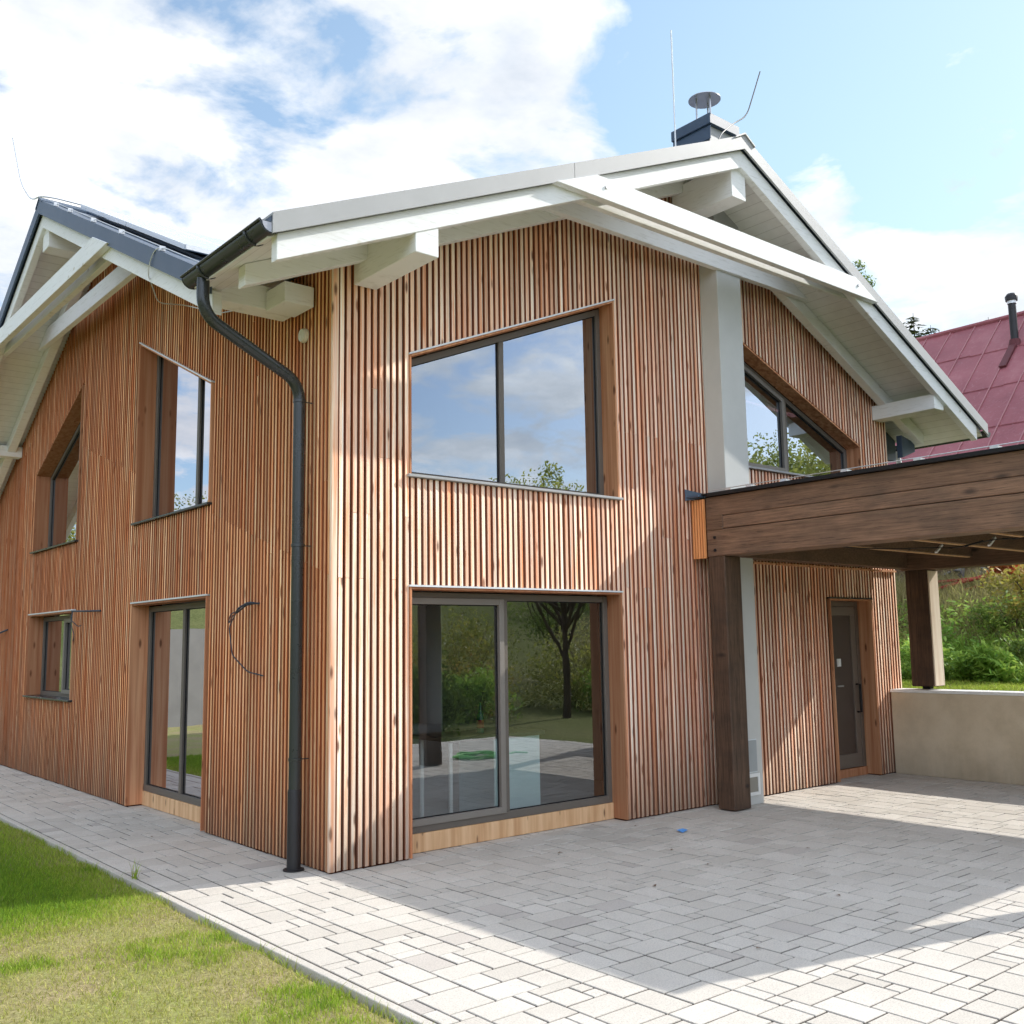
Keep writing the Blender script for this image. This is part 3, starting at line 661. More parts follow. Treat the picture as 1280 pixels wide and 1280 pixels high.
# ------------------------------------------------------------------ carport
cp=empty('carport',(4.7,-.3,0),'dark brown stained timber carport with heavy beams joined to the house front','carport')
YE=-4.98
b=B(); b.box(4.56,4.84,YE,-.20,2.695,2.985,(.55,.5,.5)); b.build('beam',M['timber'],cp,bevel=.008)
b=B(); b.box(4.562,4.838,YE,-.21,2.992,3.13,(.75,.5,.5)); b.box(4.56,4.84,YE,-.20,3.134,3.35,(.35,.5,.5)); b.build('beam',M['timber'],cp,bevel=.006)
b=B(); b.box(4.552,4.8,-.43,-.205,2.98,3.145,(.0,.5,.5)); b.build('joint_block',M['timber'],cp,bevel=.005)
b=B(); b.box(8.60,8.88,YE,-.20,2.675,2.96,(.0,.5,.5)); b.box(8.60,8.88,YE,-.20,2.965,3.33,(.1,.5,.5)); b.build('beam',M['timber'],cp,bevel=.008)
b=B(); b.box(4.842,8.598,-.31,-.10,2.705,3.05,(.0,.5,.5)); b.build('beam',M['timber'],cp,bevel=.006)
b=B(); b.box(4.842,8.598,YE+.02,YE+.24,2.75,3.05,(.1,.5,.5)); b.build('beam',M['timber'],cp,bevel=.006)
def post(x0,x1,y0,y1,z0,z1,t):
    g=.035 if z0>.5 else .010
    b=B(); b.box(x0,x1,y0,y1,z0+g,z1,t); p=b.build('post',M['timber_post'],cp,bevel=.008)
    b=B(); b.box((x0+x1)/2-.05,(x0+x1)/2+.05,(y0+y1)/2-.05,(y0+y1)/2+.05,z0,z0+g-.001); b.build('post_foot',M['black'],p)
post(4.565,4.845,-.425,-.205,.0,2.694,(-.55,.5,.5)); post(4.565,4.845,YE+.02,YE+.24,.0,2.694,(-.5,.5,.5))
post(8.62,8.87,-.56,-.25,1.105,2.674,(-.7,.5,.5)); b=B(); b.box(8.625,8.865,-.582,-.562,1.15,2.66); b.build('post_lit_face',M['pale_board'],[o for o in cp.children if o.name.startswith('post')][-1],bevel=.004); post(8.62,8.87,YE+.02,YE+.26,1.105,2.674,(.1,.5,.5))  # pale board added over the front face paints sunlight on the post
for y in (-1.15,-1.95,-2.75,-3.55,-4.3):
    b=B(); b.box(4.842,8.598,y-.05,y+.05,2.80,2.99,(.1,.5,.5)); r=b.build('rafter',M['timber'],cp,bevel=.004)
    b=B(); b.box(4.85,8.59,y-.02,y+.02,2.788,2.799); b.build('rafter_edge',M['pine'],r)
b=B(); b.box(4.842,8.598,YE+.25,-.315,2.995,3.06); b.build('roof_deck',plain('carport_ceiling',(.055,.042,.035),.8,.1,0,4,.3),cp)
b=B(); b.box(4.50,8.93,YE-.05,-.275,3.352,3.375); b.box(4.50,4.90,YE-.05,-.19,3.375,3.39); cr=b.build('roof_sheet',M['black'],cp)
b=B()
for y in (-.55,-.82,-1.25,-1.95,-2.7,-3.4,-4.2): b.box(4.515,4.60,y-.035,y+.035,3.391,3.412)
b.tube([(4.53,-.3,3.418),(4.53,-4.9,3.418)],.005,6); b.build('conductor_clips',M['alu'],cr)
b=B(); b.prism([(4.44,-.012,3.33),(4.44,-.012,3.46),(4.56,-.20,3.392),(4.56,-.20,3.352)],(.01,.0,0)); b.box(4.45,4.9,-.19,-.02,3.352,3.372); b.build('flashing',M['metal_blue'],cp)
b=B()
for i in range(5): b.box(4.525,4.556,-.030-i*.036-.024,-.030-i*.036,2.68,3.335,(.5+.3*random.random(),.3,random.random()))
b.build('end_battens',M['orange_wood'],cp,bevel=.003,label='short strip of fresh orange battens at the beam end')
b=B(); b.box(4.566,4.84,-.195,-.02,2.70,3.33); b.build('beam_core',M['membrane'],cp)
for z in (2.76,2.90):
    b=B(); b.tube([(4.559,-.31,z),(4.548,-.31,z)],.017,8)
    b.build('bolt_head',M['black'],[o for o in cp.children if o.name=='beam'][0])
# dangling wire with two clips under the ceiling
b=B(); b.tube(smooth_path([(5.0,-1.0,2.80),(5.9,-1.5,2.735),(6.44,-1.85,2.76),(6.2,-2.2,2.70),(6.13,-2.57,2.78),(6.0,-3.0,2.72),(5.8,-3.4,2.78)],.3),.006,6); b.build('wire',M['black'],cp)
for q in ((6.44,-1.85),(6.13,-2.57)):
    b=B(); b.beam((q[0]-.04,q[1],2.70),(q[0]+.06,q[1]-.02,2.785),.03,.02); b.build('wire_clip',M['bright'],cp)

# low wall
b=B(); b.box(8.50,8.82,-4.99,-.005,0.0,1.06); lw=b.build('low_wall',M['concrete'],None,bevel=.006); tag(lw,'low beige concrete wall running from the house front under the carport','wall')
b=B(); b.box(8.485,8.835,-5.0,-.006,1.061,1.10); b.build('coping',M['white'],lw,bevel=.004)

# ------------------------------------------------------------------ paving
def paving(name,X0,X1,Y0,Y1,g=.1,hole=None,seed=1):
    r=random.Random(seed); nx=int(round((X1-X0)/g)); ny=int(round((Y1-Y0)/g))
    occ=[[False]*ny for _ in range(nx)]; b=B()
    sizes=[((3,2),30),((2,3),16),((2,2),26),((3,3),5),((2,1),10),((1,2),7),((3,1),3)]
    pool=[s for s,w in sizes for _ in range(w)]
    for j in range(ny):
        for i in range(nx):
            if occ[i][j]: continue
            for tr in range(7):
                w,h=r.choice(pool)
                if i+w<=nx and j+h<=ny and all(not occ[a][c] for a in range(i,i+w) for c in range(j,j+h)): break
            else: w,h=1,1
            for a in range(i,i+w):
                for c in range(j,j+h): occ[a][c]=True
            x0,x1,y0,y1=X0+i*g,X0+(i+w)*g,Y0+j*g,Y0+(j+h)*g
            gp=.0044; c=.0045; dz=r.uniform(-.0015,.0015); tl=r.uniform(-.001,.001)
            t=(r.random(),r.random(),r.random())
            v=[(x0+gp,y0+gp,-.034),(x1-gp,y0+gp,-.034),(x1-gp,y1-gp,-.034),(x0+gp,y1-gp,-.034)]
            v+=[(x0+gp,y0+gp,-.006+dz),(x1-gp,y0+gp,-.006+dz),(x1-gp,y1-gp,-.006+dz),(x0+gp,y1-gp,-.006+dz)]
            k=gp+c; v+=[(x0+k,y0+k,dz),(x1-k,y0+k,dz+tl),(x1-k,y1-k,dz+tl),(x0+k,y1-k,dz)]
            fs=[(8,9,10,11)]
            for q in range(4):
                q2=(q+1)%4; fs.append((q,q2,4+q2,4+q)); fs.append((4+q,4+q2,8+q2,8+q))
            n0=len(b.t); b.add(v,fs,t)
            for q in range(8): b.t[n0+q]=(-.9,t[1],t[2])
    o=b.build(name,M['paver']); tag(o,kind='structure'); return o
paving('paving',-1.17,8.53,-7.67,.23,seed=3)
paving('path',-1.17,.23,.23,14.03,seed=5)
b=B(); b.box(-1.18,8.55,-7.7,14.1,-.2,-.026); o=b.build('paving_bed',M['joint']); tag(o,kind='structure')
b=B()
y=-7.7
while y<14:
    b.box(-1.238,-1.182,y+.003,y+.997,-.14,.003,(.2+.5*random.random(),random.random()*.9,.5)); y+=1.0
o=b.build('kerb',M['paver'],bevel=.004); tag(o,kind='structure')

# ------------------------------------------------------------------ ground, hill
def sstep(a,b_,x): 
    t=min(max((x-a)/(b_-a),0),1); return t*t*(3-2*t)
def h_ground(x,y):
    z=-.055
    z+=sstep(-14,-45,y)*6.5*(.7+.3*mnoise.noise(Vector((x*.03,y*.03,3))))
    z+=sstep(24,75,x)*sstep(-8,-30,y)*7.5
    z+=sstep(20,75,y)*10+sstep(-25,-90,x)*8
    d=max(abs(x),abs(y)); 
    if d>15: z+=mnoise.noise(Vector((x*.11,y*.11,1)))*.35*min(1,(d-15)/10)
    return z
def grid(name,xs,ys,h,m):
    v=[];f=[]
    for x in xs:
        for y in ys: v.append((x,y,h(x,y)))
    ny=len(ys)
    for i in range(len(xs)-1):
        for j in range(ny-1): f.append((i*ny+j,(i+1)*ny+j,(i+1)*ny+j+1,i*ny+j+1))
    b=B(); b.add(v,f); o=b.build(name,m,smooth=False); o.data.polygons.foreach_set('use_smooth',[True]*len(o.data.polygons)); tag(o,kind='structure'); return o
nonlin=lambda n,a: [math.copysign(abs(t)**1.8,t)*a for t in np.linspace(-1,1,n)]
grid('ground',[v for v in nonlin(90,420)],[v for v in nonlin(90,420)],lambda x,y:h_ground(x,y)-.10,M['meadow'])
# lawn bed beside the path
def h_lawn(x,y):
    return -.026+.012*mnoise.noise(Vector((x*.9,y*.9,0)))+.009*mnoise.noise(Vector((x*3.1,y*3.1,7)))-.07*math.exp(-((x+1.243)/.02)**2)
grid('lawn_soil',list(np.linspace(-9,-1.34,100))+list(np.linspace(-1.31,-1.238,9)),list(np.linspace(-9,16,200)),h_lawn,M['soil'])
def h_hill(x,y):
    z=1.08+.03*mnoise.noise(Vector((x*.8,y*.8,2)))
    z+=sstep(11.3,15.4,x)*1.72+sstep(15,40,x)*3.0
    z+=.16*mnoise.noise(Vector((x*.5,y*.5,5)))*sstep(11,13,x)
    return z*sstep(-5.0,-2.6,y)-.25*sstep(-2.6,-5.0,y)
grid('hill',list(np.linspace(8.83,18,70))+list(np.linspace(18.6,60,25)),list(np.linspace(-11,12,120))+list(np.linspace(13,60,20)),h_hill,M['meadow'])

# ------------------------------------------------------------------ grass blades (stuff)
CAM=np.array((-4.11645,-7.26268,1.8)); FOC=1253.489
yaw,pit,rol=math.radians(39.832377),math.radians(7.400675),math.radians(-.8755256)
Fv=np.array((math.sin(yaw)*math.cos(pit),math.cos(yaw)*math.cos(pit),math.sin(pit))); rv=np.array((math.cos(yaw),-math.sin(yaw),0.)); uv=np.cross(rv,Fv)
Rv=math.cos(rol)*rv+math.sin(rol)*uv; Uv=-math.sin(rol)*rv+math.cos(rol)*uv
def blades(name,P,h,lean,wid,tr,tg,m):
    n=len(P); a=rng.uniform(0,2*PI,n); w=wid*.5; d=np.stack([np.cos(a),np.sin(a),np.zeros(n)],1); la=rng.uniform(0,2*PI,n)
    ld=np.stack([np.cos(la),np.sin(la),np.zeros(n)],1)*(lean*h)[:,None]
    up=np.array((0,0,1.))
    mid=P+ld*.35+up*(h*.6)[:,None]; tip=P+ld+up*(h*.97)[:,None]
    v=np.stack([P-d*w[:,None],P+d*w[:,None],mid+d*(w*.75)[:,None],mid-d*(w*.75)[:,None],tip],1).reshape(-1,3)
    i=np.arange(n)*5
    tri=np.concatenate([np.stack([i,i+1,i+2],1),np.stack([i,i+2,i+3],1),np.stack([i+3,i+2,i+4],1)])
    t=np.stack([np.repeat(tr,5),np.repeat(tg,5),np.zeros(n*5)],1)
    o=mesh_np(name,v,tri,t,m); tag(o,kind='stuff'); return o
cand=[]; hh=[]; le=[]; wi=[]; tr=[]; tg=[]
R_=random.Random(11)
for _ in range(430000):
    y=R_.uniform(-4.0,9.5); x=R_.uniform(-4.6,-1.255)
    if y>2 and R_.random()<.35: continue
    n1=mnoise.noise(Vector((x*1.0,y*1.6,9)))+.75*mnoise.noise(Vector((x*3.1,y*4.6,4)))+.4*mnoise.noise(Vector((x*8,y*9,2)))
    lush=min(1,max(0,(n1-.02)*.95)); 
    if y>-.35: lush=max(lush,min(1,(y+.35)*1.2)*(.55+.6*min(1,max(0,(-1.35-x)*2))))
    if R_.random()>.34+.66*lush: continue
    h=(.014+.022*R_.random())*(1+.7*lush*R_.random())+.008*lush
    if R_.random()<.004: h*=1.8
    cand.append((x,y,h_lawn(x,y)-.003)); hh.append(h); le.append(R_.uniform(.2,1.1)*(1.25-.6*lush)); wi.append(R_.uniform(.003,.0065))
    tr.append(min(1,max(0,.16+.62*lush+R_.uniform(-.28,.30)))); tg.append(R_.random())
blades('lawn_grass',np.array(cand),np.array(hh),np.array(le),np.array(wi),np.array(tr),np.array(tg),M['grass'])
# strays along the kerb foot and one tuft growing on the kerb line
P=[];
for _ in range(1500):
    y=R_.uniform(-4,4); 
    if mnoise.noise(Vector((y*2.2,0,0)))>-.05: P.append((-1.250-abs(R_.gauss(0,.02)),y,-.06))
P=np.array(P); n=len(P)
blades('kerb_grass',P,rng.uniform(.04,.11,n),rng.uniform(.2,1,n),rng.uniform(.003,.006,n),rng.uniform(.2,.8,n),rng.random(n),M['grass'])

# ------------------------------------------------------------------ leafy plants
def leafquads(C,size,asp=.45,flat=0.,droop=None):
    n=len(C); N_=rng.normal(size=(n,3)); N_[:,2]=np.abs(N_[:,2])+flat; N_/=np.linalg.norm(N_,axis=1)[:,None]
    A=np.cross(N_,rng.normal(size=(n,3))); A/=np.linalg.norm(A,axis=1)[:,None]; Bv=np.cross(N_,A)
    s=size[:,None]
    v=np.stack([C-A*s,C+Bv*s*asp-A*s*.1,C+A*s,C-Bv*s*asp-A*s*.1],1).reshape(-1,3)
    i=np.arange(n)*4; return v,np.stack([i,i+1,i+2,i+3],1)
def clumps(n,nc,rad,squash=.75,cr=.45,hollow=.35):
    """points in leafy clumps inside an irregular volume; also returns a light/dark value"""
    cc=rng.normal(size=(nc,3)); cc/=np.linalg.norm(cc,axis=1)[:,None]; cc*=rng.uniform(hollow,1,nc)[:,None]; cc[:,2]*=squash
    cr_=cr*rng.uniform(.6,1.25,nc); k=rng.integers(0,nc,n)
    o=rng.normal(size=(n,3)); o/=np.linalg.norm(o,axis=1)[:,None]; o*=(rng.random(n)**.45)[:,None]
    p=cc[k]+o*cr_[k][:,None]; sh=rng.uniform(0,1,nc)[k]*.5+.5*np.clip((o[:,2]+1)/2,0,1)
    return p*rad,sh
def shrub(name,loc,rad,n,size,m,label,cat='shrub',group=None,squash=.8,asp=.45,nc=14,stem=True,zoff=.8,flat=.2,trr=None):
    e=empty(name,loc,label,cat,group)
    p,sh=clumps(n,nc,rad,squash); p[:,2]+=rad*squash*zoff; p[:,2]=np.maximum(p[:,2],.02)
    v,f=leafquads(p,rng.uniform(.7,1.3,n)*size,asp,flat)
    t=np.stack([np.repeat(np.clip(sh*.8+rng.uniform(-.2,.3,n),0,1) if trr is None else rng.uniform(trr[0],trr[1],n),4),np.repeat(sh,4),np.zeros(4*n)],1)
    mesh_np('foliage',v,f,t,m,e)
    if stem:
        b=B()
        for _ in range(9):
            a=random.uniform(0,2*PI); r=rad*random.uniform(.3,.8); q=Vector(loc)
            b.tube([q+Vector((0,0,-.1)),q+Vector((math.cos(a)*r*.35,math.sin(a)*r*.35,rad*.6)),q+Vector((math.cos(a)*r,math.sin(a)*r,rad*1.2))],[.014,.010,.004],5)
        b.build('stem',M['bark'],e)
    return e
def hz(x,y): return h_hill(x,y)
# plants on the bank behind the low wall
shrub('shrub',(11.9,-.42,hz(11.9,-.42)-.1),.62,2400,.045,M['leaf'],'dark leafy shrub halfway up the bank, right of the others',squash=.75)
shrub('shrub',(13.0,.35,hz(13,.35)-.1),.55,1800,.045,M['leaf'],'small dark green shrub in the middle of the bank below the dry grass',squash=.8)
shrub('autumn_shrub',(12.2,-.42,hz(12.2,-.42)+.75),.62,1900,.045,M['leaf_autumn'],'autumn shrub with yellow and peach leaves at the right edge of the bank',nc=18,squash=.95)
shrub('red_shrub',(14.0,.62,hz(14.0,.62)+.42),.40,900,.05,M['leaf_red'],'bright red leaved bush glimpsed under the carport beam',squash=.5)
e=shrub('herb_clump',(11.4,.75,hz(11.4,.75)-.05),.50,1500,.075,M['leaf_bright'],'bright green broad leaved clump right behind the carport post',asp=.28,squash=.7,stem=False,flat=.6)
shrub('herb_clump',(11.2,-.15,hz(11.2,-.15)-.05),.50,1500,.075,M['leaf_bright'],'broad leaved green clump low on the bank, next to the dark shrub',asp=.3,squash=.6,stem=False,flat=.6)
shrub('herb_clump',(12.2,1.25,hz(12.2,1.25)-.05),.55,1700,.06,M['leaf_bright'],'leafy weed clump higher on the bank, seen left of the post',asp=.3,squash=.75,stem=False,flat=.5)
def tall_grass(name,x0,x1,y0,y1,n,h0,h1,m,t0=0.,t1=1.,lean=.5,w=.008,dens=None,kind='stuff'):
    P=[]
    while len(P)<n:
        x=random.uniform(x0,x1); y=random.uniform(y0,y1)
        if dens and random.random()>dens(x,y): continue
        P.append((x,y,hz(x,y)-.02))
    P=np.array(P); return blades(name,P,rng.uniform(h0,h1,n),rng.uniform(.1,lean*2,n),rng.uniform(w*.6,w*1.4,n),rng.uniform(t0,t1,n),rng.random(n),m)
tall_grass('bank_lawn',8.95,11.3,-4.5,3,26000,.03,.09,M['grass'],.3,.8,.5,.008)
tall_grass('bank_dry_grass',12.6,15.6,-1.5,4.5,16000,.12,.42,M['straw'],0,.8,.5,.010)
tall_grass('bank_green_grass',11.0,12.7,-1.8,3.6,7000,.15,.45,M['leaf_bright'],.2,1,.6,.014)
n=16000; xy=np.stack([10.9+2.9*rng.random(n)**1.25,rng.uniform(-2.2,4.6,n)],1)
Pz=np.array([(x,y,hz(x,y)+random.random()**2*.30) for x,y in xy]); v,f=leafquads(Pz,rng.uniform(.03,.075,n),.4,.8)
cl_=np.array([.5+.5*mnoise.noise(Vector((x*1.3,y*1.3,2))) for x,y in xy])
o=mesh_np('bank_weeds',v,f,np.stack([np.repeat(np.clip(cl_+rng.uniform(-.3,.3,n),0,1),4),np.repeat(np.clip(cl_*1.1,0,1),4),np.zeros(4*n)],1),M['leaf_bright']); tag(o,kind='stuff')
# heap of red painted poles and dark rubble on top of the bank
hp=empty('pole_heap',(14.9,2.0,hz(14.9,2.0)),'heap of red painted poles on grey rubble at the top of the bank','pole heap')
for i,(xa,ya,xb,yb,za,zb) in enumerate(((14.5,2.6,14.7,1.2,.05,.26),(14.6,2.3,14.75,.9,.10,.33),(14.8,2.9,14.7,1.6,.12,.18),(14.55,1.9,14.8,.55,.03,.22))):
    b=B(); b.tube([(xa,ya,hz(xa,ya)+za),(xb,yb,hz(xb,yb)+zb)],.03,7); b.build('pole',M['red_paint'],hp,smooth=True)
b=B()
for i in range(40):
    x,y=random.uniform(14.9,16.0),random.uniform(.6,3.8); s=random.uniform(.08,.24); z=hz(x,y)
    b.add([(x+random.uniform(-s,s),y+random.uniform(-s,s),z+random.uniform(-.05,s*1.6)) for _ in range(6)],[(0,1,2),(2,3,4),(4,5,0),(0,2,4),(1,3,5)])
b.build('rubble',plain('grey_rubble',(.16,.155,.16),.9,.1),hp)['kind']='stuff'

# ------------------------------------------------------------------ red roofed barn
barn=empty('barn',(18,8,4),'old barn with faded red tin roof rising behind the right gable','barn')
RX,RZ,EXX,EZ=20.0,9.34,15.6,5.15; Y0,Y1=.95,17.0
b=B(); b.box(16.2,23.8,Y0+.5,Y1-.5,2.2,EZ+.4); b.prism([(16.2,Y0+.5,EZ+.4),(23.8,Y0+.5,EZ+.4),(20,Y0+.5,RZ-.25)],(0,Y1-Y0-1,0)); b.build('wall',M['barn_wood'],barn)
b=B(); b.prism([(EXX,Y0,EZ),(RX,Y0,RZ),(RX,Y1,RZ),(EXX,Y1,EZ)],(0,0,-.06)); b.prism([(RX,Y0,RZ),(24.4,Y0,EZ),(24.4,Y1,EZ),(RX,Y1,RZ)],(0,0,-.06)); br=b.build('roof',M['red_roof'],barn)
b=B(); s=(RZ-EZ)/(RX-EXX); zr=lambda x: EZ+s*(x-EXX)
y=Y0+.3
while y<Y1:
    b.beam((EXX,y,zr(EXX)+.012),(RX,y,RZ+.012),.022,.03); y+=.62
b.build('roof_seams',plain('worn_pink_seam',(.40,.18,.19),.6,.3),br)
for x in (16.6,17.75,18.9):
    yy=Y0; b=B()
    while yy<Y1:
        dx=random.uniform(-.05,.05); b.box(x+dx-.02,x+dx+.02,yy,yy+1.24,zr(x+dx)-.01,zr(x+dx)+.012); yy+=1.24
    b.build('sheet_lap',M['red_roof'],br)
b=B(); b.tube([(RX,Y0,RZ+.01),(RX,Y1,RZ+.01)],.07,8); b.build('ridge_cap',M['red_roof'],br)
b=B(); fx0,fy0=19.0,2.42; b.tube([(fx0,fy0,zr(fx0)-.1),(fx0,fy0,9.36)],.085,12); fl=b.build('flue_pipe',M['flue'],barn,smooth=True)
b=B(); b.lathe((fx0,fy0,9.40),[(.13,0),(.14,.10),(.09,.17),(.0,.19)],14); b.build('cowl',M['flue'],fl,smooth=True)
b=B(); b.lathe((fx0,fy0,9.33),[(.10,0),(.10,.07)],14); b.build('collar',M['bright'],fl,smooth=True)
b=B(); b.beam((fx0-.75,fy0,zr(fx0-.75)+.05),(fx0-.05,fy0,zr(fx0-.05)+.05),.16,.05); b.lathe((fx0,fy0,zr(fx0)-.12),[(.16,0),(.11,.22)],12); b.build('flashing',plain('dark_red_flashing',(.12,.03,.035),.6,.3),fl)

# ------------------------------------------------------------------ trees
def spruce(name,loc,H,label,seed,group=None,r0=.46):
    r=np.random.default_rng(seed); e=empty(name,loc,label,'spruce',group)
    b=B(); L=Vector(loc); b.tube([L,L+Vector((0,0,H*.5)),L+Vector((0,0,H*.99))],[H*.018,H*.011,.01],7); b.build('trunk',M['bark'],e)
    v=[];f=[];t=[]
    z=.05*H
    while z<H*.985:
        rad=H*r0*(1-z/H)**.8+.10
        for k in range(int(6+7*(1-z/H))):
            a=r.uniform(0,2*PI); ln=rad*r.uniform(.7,1.15); dz=-ln*r.uniform(.15,.45)
            d=np.array((math.cos(a),math.sin(a),0.)); s=np.array((-d[1],d[0],0.))
            m=max(4,int(ln*7))
            for q in range(m):
                u0=(q+r.random())/m; w=(ln*.34*(1-u0)+.16)
                c=np.array((0,0,z))+d*ln*u0+np.array((0,0,dz*u0*u0)); sg=1 if q%2 else -1
                tip=c+s*sg*w+d*w*.55+np.array((0,0,-w*r.uniform(.1,.5)))
                n0=len(v); v+=[c-d*w*.25,c+d*w*.35,tip]; f.append((n0,n0+1,n0+2)); sh=r.random(); t+=[(sh,.3+.7*u0*r.random(),0)]*3
        z+=H*.016+.04
    mesh_np('foliage',np.array(v),np.array(f),np.array(t),M['needle'],e); return e
def broadleaf(name,loc,H,rad,n,m,label,size=.10,seed=0,trunk_h=.35,group=None,cat='tree',nc=26,open_=.3,branches=9):
    random.seed(seed); e=empty(name,loc,label,cat,group); L=Vector(loc); b=B()
    th=H*trunk_h; b.tube([L+Vector((0,0,-.3)),L+Vector((.04,0,th*.5)),L+Vector((-.05,.05,th)),L+Vector((0,0,H*.85))],[H*.017,H*.014,H*.011,.01],10)
    C0=L+Vector((0,0,H-rad*.95))
    for k in range(branches):
        a=2*PI*k/branches+random.uniform(-.3,.3); z0=th*random.uniform(.6,1.3); r=rad*random.uniform(.55,.95); zz=H*random.uniform(.55,.92)
        p0=L+Vector((0,0,z0)); p3=L+Vector((math.cos(a)*r,math.sin(a)*r,zz)); pm=p0.lerp(p3,.45)+Vector((math.cos(a)*r*.12,math.sin(a)*r*.12,-.15))
        b.tube([p0,pm,p3],[H*.007,H*.005,.006],6)
        for q in range(3):
            s0=pm.lerp(p3,random.uniform(.1,.8)); b.tube([s0,s0+Vector((random.uniform(-1,1),random.uniform(-1,1),random.uniform(.1,.8)))*rad*.35],[.02,.004],5)
    b.build('trunk',M['bark'],e)
    p,sh=clumps(n,nc,rad,.85,.33,open_); p[:,2]+=H-rad*.95
    v,f=leafquads(p,rng.uniform(.6,1.3,n)*size,.45,.1)
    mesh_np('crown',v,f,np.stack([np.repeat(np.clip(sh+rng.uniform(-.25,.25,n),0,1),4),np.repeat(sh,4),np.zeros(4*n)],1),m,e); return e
def at_dir(px,py,dist):
    d=Fv+(px-640)/FOC*Rv+(640-py)/FOC*Uv; return CAM+d*dist
for (px,py,dist,H,lab,sd) in ((1141,389,46,10,'tallest dark spruce at the left end of the barn ridge',1),(1163,404,48,9,'narrow spruce close behind the tallest one, above the barn ridge',2),(1235,394,52,9,'lone spruce tip showing above the barn roof left of the flue pipe',3)):
    p=at_dir(px,py,dist); spruce('spruce',(p[0],p[1],p[2]-H),H,lab,sd)
p=at_dir(1051,322,34); broadleaf('birch_tree',(p[0],p[1],p[2]-9.0),9.0,.95,2600,M['leaf'],'tree top peeping out behind the right roof slope of the front gable',.06,4)
# trees opposite the front, mirrored in the panes
broadleaf('fruit_tree',(13.9,-11.8,h_ground(13.9,-11.8)-.1),6.9,1.9,9500,M['leaf_olive'],'branchy tree opposite the house, mirrored in the right half of the big panes',.06,5,.30,nc=40,open_=.2,branches=12)
shr=[((9.0,-11.0),1.1,M['leaf'],'round dark shrub opposite the house, mirrored low in the left pane'),((11.6,-12.6),1.0,M['leaf_bright'],'green shrub under the mirrored tree'),((17.0,-12.5),1.3,M['leaf_bright'],'bright hedge bush right of the mirrored tree'),((10.5,-15.5),1.9,M['leaf_olive'],'tall olive bush behind the shrubs mirrored in the left pane'),((14.5,-17.0),2.1,M['leaf_olive'],'wide olive bush behind the mirrored tree'),((18.5,-16.0),1.9,M['straw'],'tawny bush at the far right of the mirrored garden'),((12.0,-18.5),1.8,M['straw'],'tawny dry bush on the mirrored slope'),((7.6,-13.8),2.1,M['leaf_olive'],'big olive bush at the left end of the mirrored garden'),((12.6,-14.6),1.7,M['leaf_autumn'],'bush with yellow leaves behind the mirrored tree trunk'),((16.2,-14.0),1.5,M['leaf_olive'],'mid sized olive bush between the mirrored tree and the hedge bush')]
for (x,y),r,m,l in shr: shrub('garden_shrub',(x,y,h_ground(x,y)-.15),r,4500,.055,m,l,squash=.85,nc=20)
broadleaf('garden_tree',(9.2,-19.5,h_ground(9.2,-19.5)-.1),4.2,2.0,7000,M['leaf_olive'],'wide olive green tree on the slope mirrored in the left pane',.06,8,.25,nc=30)
broadleaf('garden_tree',(21.5,-20.5,h_ground(21.5,-20.5)-.1),5.4,2.4,7000,M['leaf'],'deep green tree on the slope at the right end of the mirrored garden',.06,9,.25,nc=30)
# far wood: one mass that nobody could count
P=[];S=[]
for _ in range(420):
    x=random.uniform(25,105); y=random.uniform(-75,-26)
    if x-3<1.12*abs(y): continue
    P.append((x,y,h_ground(x,y)+random.uniform(2,5.5))); S.append(random.uniform(2.0,3.6))
for _ in range(260):
    x=random.uniform(-95,-12); y=random.uniform(62,140); P.append((x,y,h_ground(x,y)+random.uniform(1,3.2))); S.append(random.uniform(1.8,3.0))
V=[];FF=[];T=[];k0=0
for (x,y,z),s in zip(P,S):
    n=620; p,sh=clumps(n,11,s,1.1,.48,.4); v,f=leafquads(p+np.array((x,y,z)),rng.uniform(.3,.6,n)*s*.11,.6,.2); c=random.random()
    V.append(v); FF.append(f+k0); k0+=len(v); T.append(np.stack([np.repeat(np.clip(c*.7+sh*.4,0,1),4),np.repeat(sh,4),np.zeros(4*n)],1))
o=mesh_np('far_wood',np.concatenate(V),np.concatenate(FF),np.concatenate(T),M['leaf_olive']); tag(o,kind='stuff')
# garden wall mirrored in the left sliding door
b=B(); b.prism([(-9.5,12.0,-.2),(-4.3,18.6,-.2),(-4.3,18.6,2.25),(-7.2,14.9,2.25),(-9.5,12.0,1.5)],(-.2,.16,0)); o=b.build('garden_wall',plain('weathered_grey_render',(.22,.215,.20),.9,.1,0,2,.2)); tag(o,'tall pale grey garden wall mirrored in the left sliding door','wall')

# ------------------------------------------------------------------ things inside and small things outside
kt=empty('kitchen_counter',(2.4,.9,.1),'pale cyan kitchen counter with dark worktop seen through the big sliding door','counter')
b=B(); b.box(2.18,2.78,.62,1.2,.10,.86); b.build('cabinet',M['counter_white'],kt,bevel=.004)
b=B(); b.box(1.62,2.82,.58,1.24,.862,.905); b.build('worktop',M['counter_top'],kt,bevel=.004)
for y in (.66,1.14):
    b=B(); b.tube([(1.68,y,.10),(1.68,y,.862)],.022,10); b.build('leg',M['white_plastic'],kt,smooth=True)
bt=empty('bottle',(2.20,.86,.905),'green glass bottle with red label standing on the kitchen worktop','bottle')
b=B(); b.lathe((2.20,.86,.906),[(.036,0),(.038,.02),(.038,.17),(.015,.23),(.014,.29),(.0,.30)],16); b.build('body',M['glass_green'],bt,smooth=True)
b=B(); b.lathe((2.20,.86,.95),[(.0386,0),(.0386,.08)],16); b.build('bottle_label',M['red_paint'],bt,smooth=True)
b=B(); pts=[]
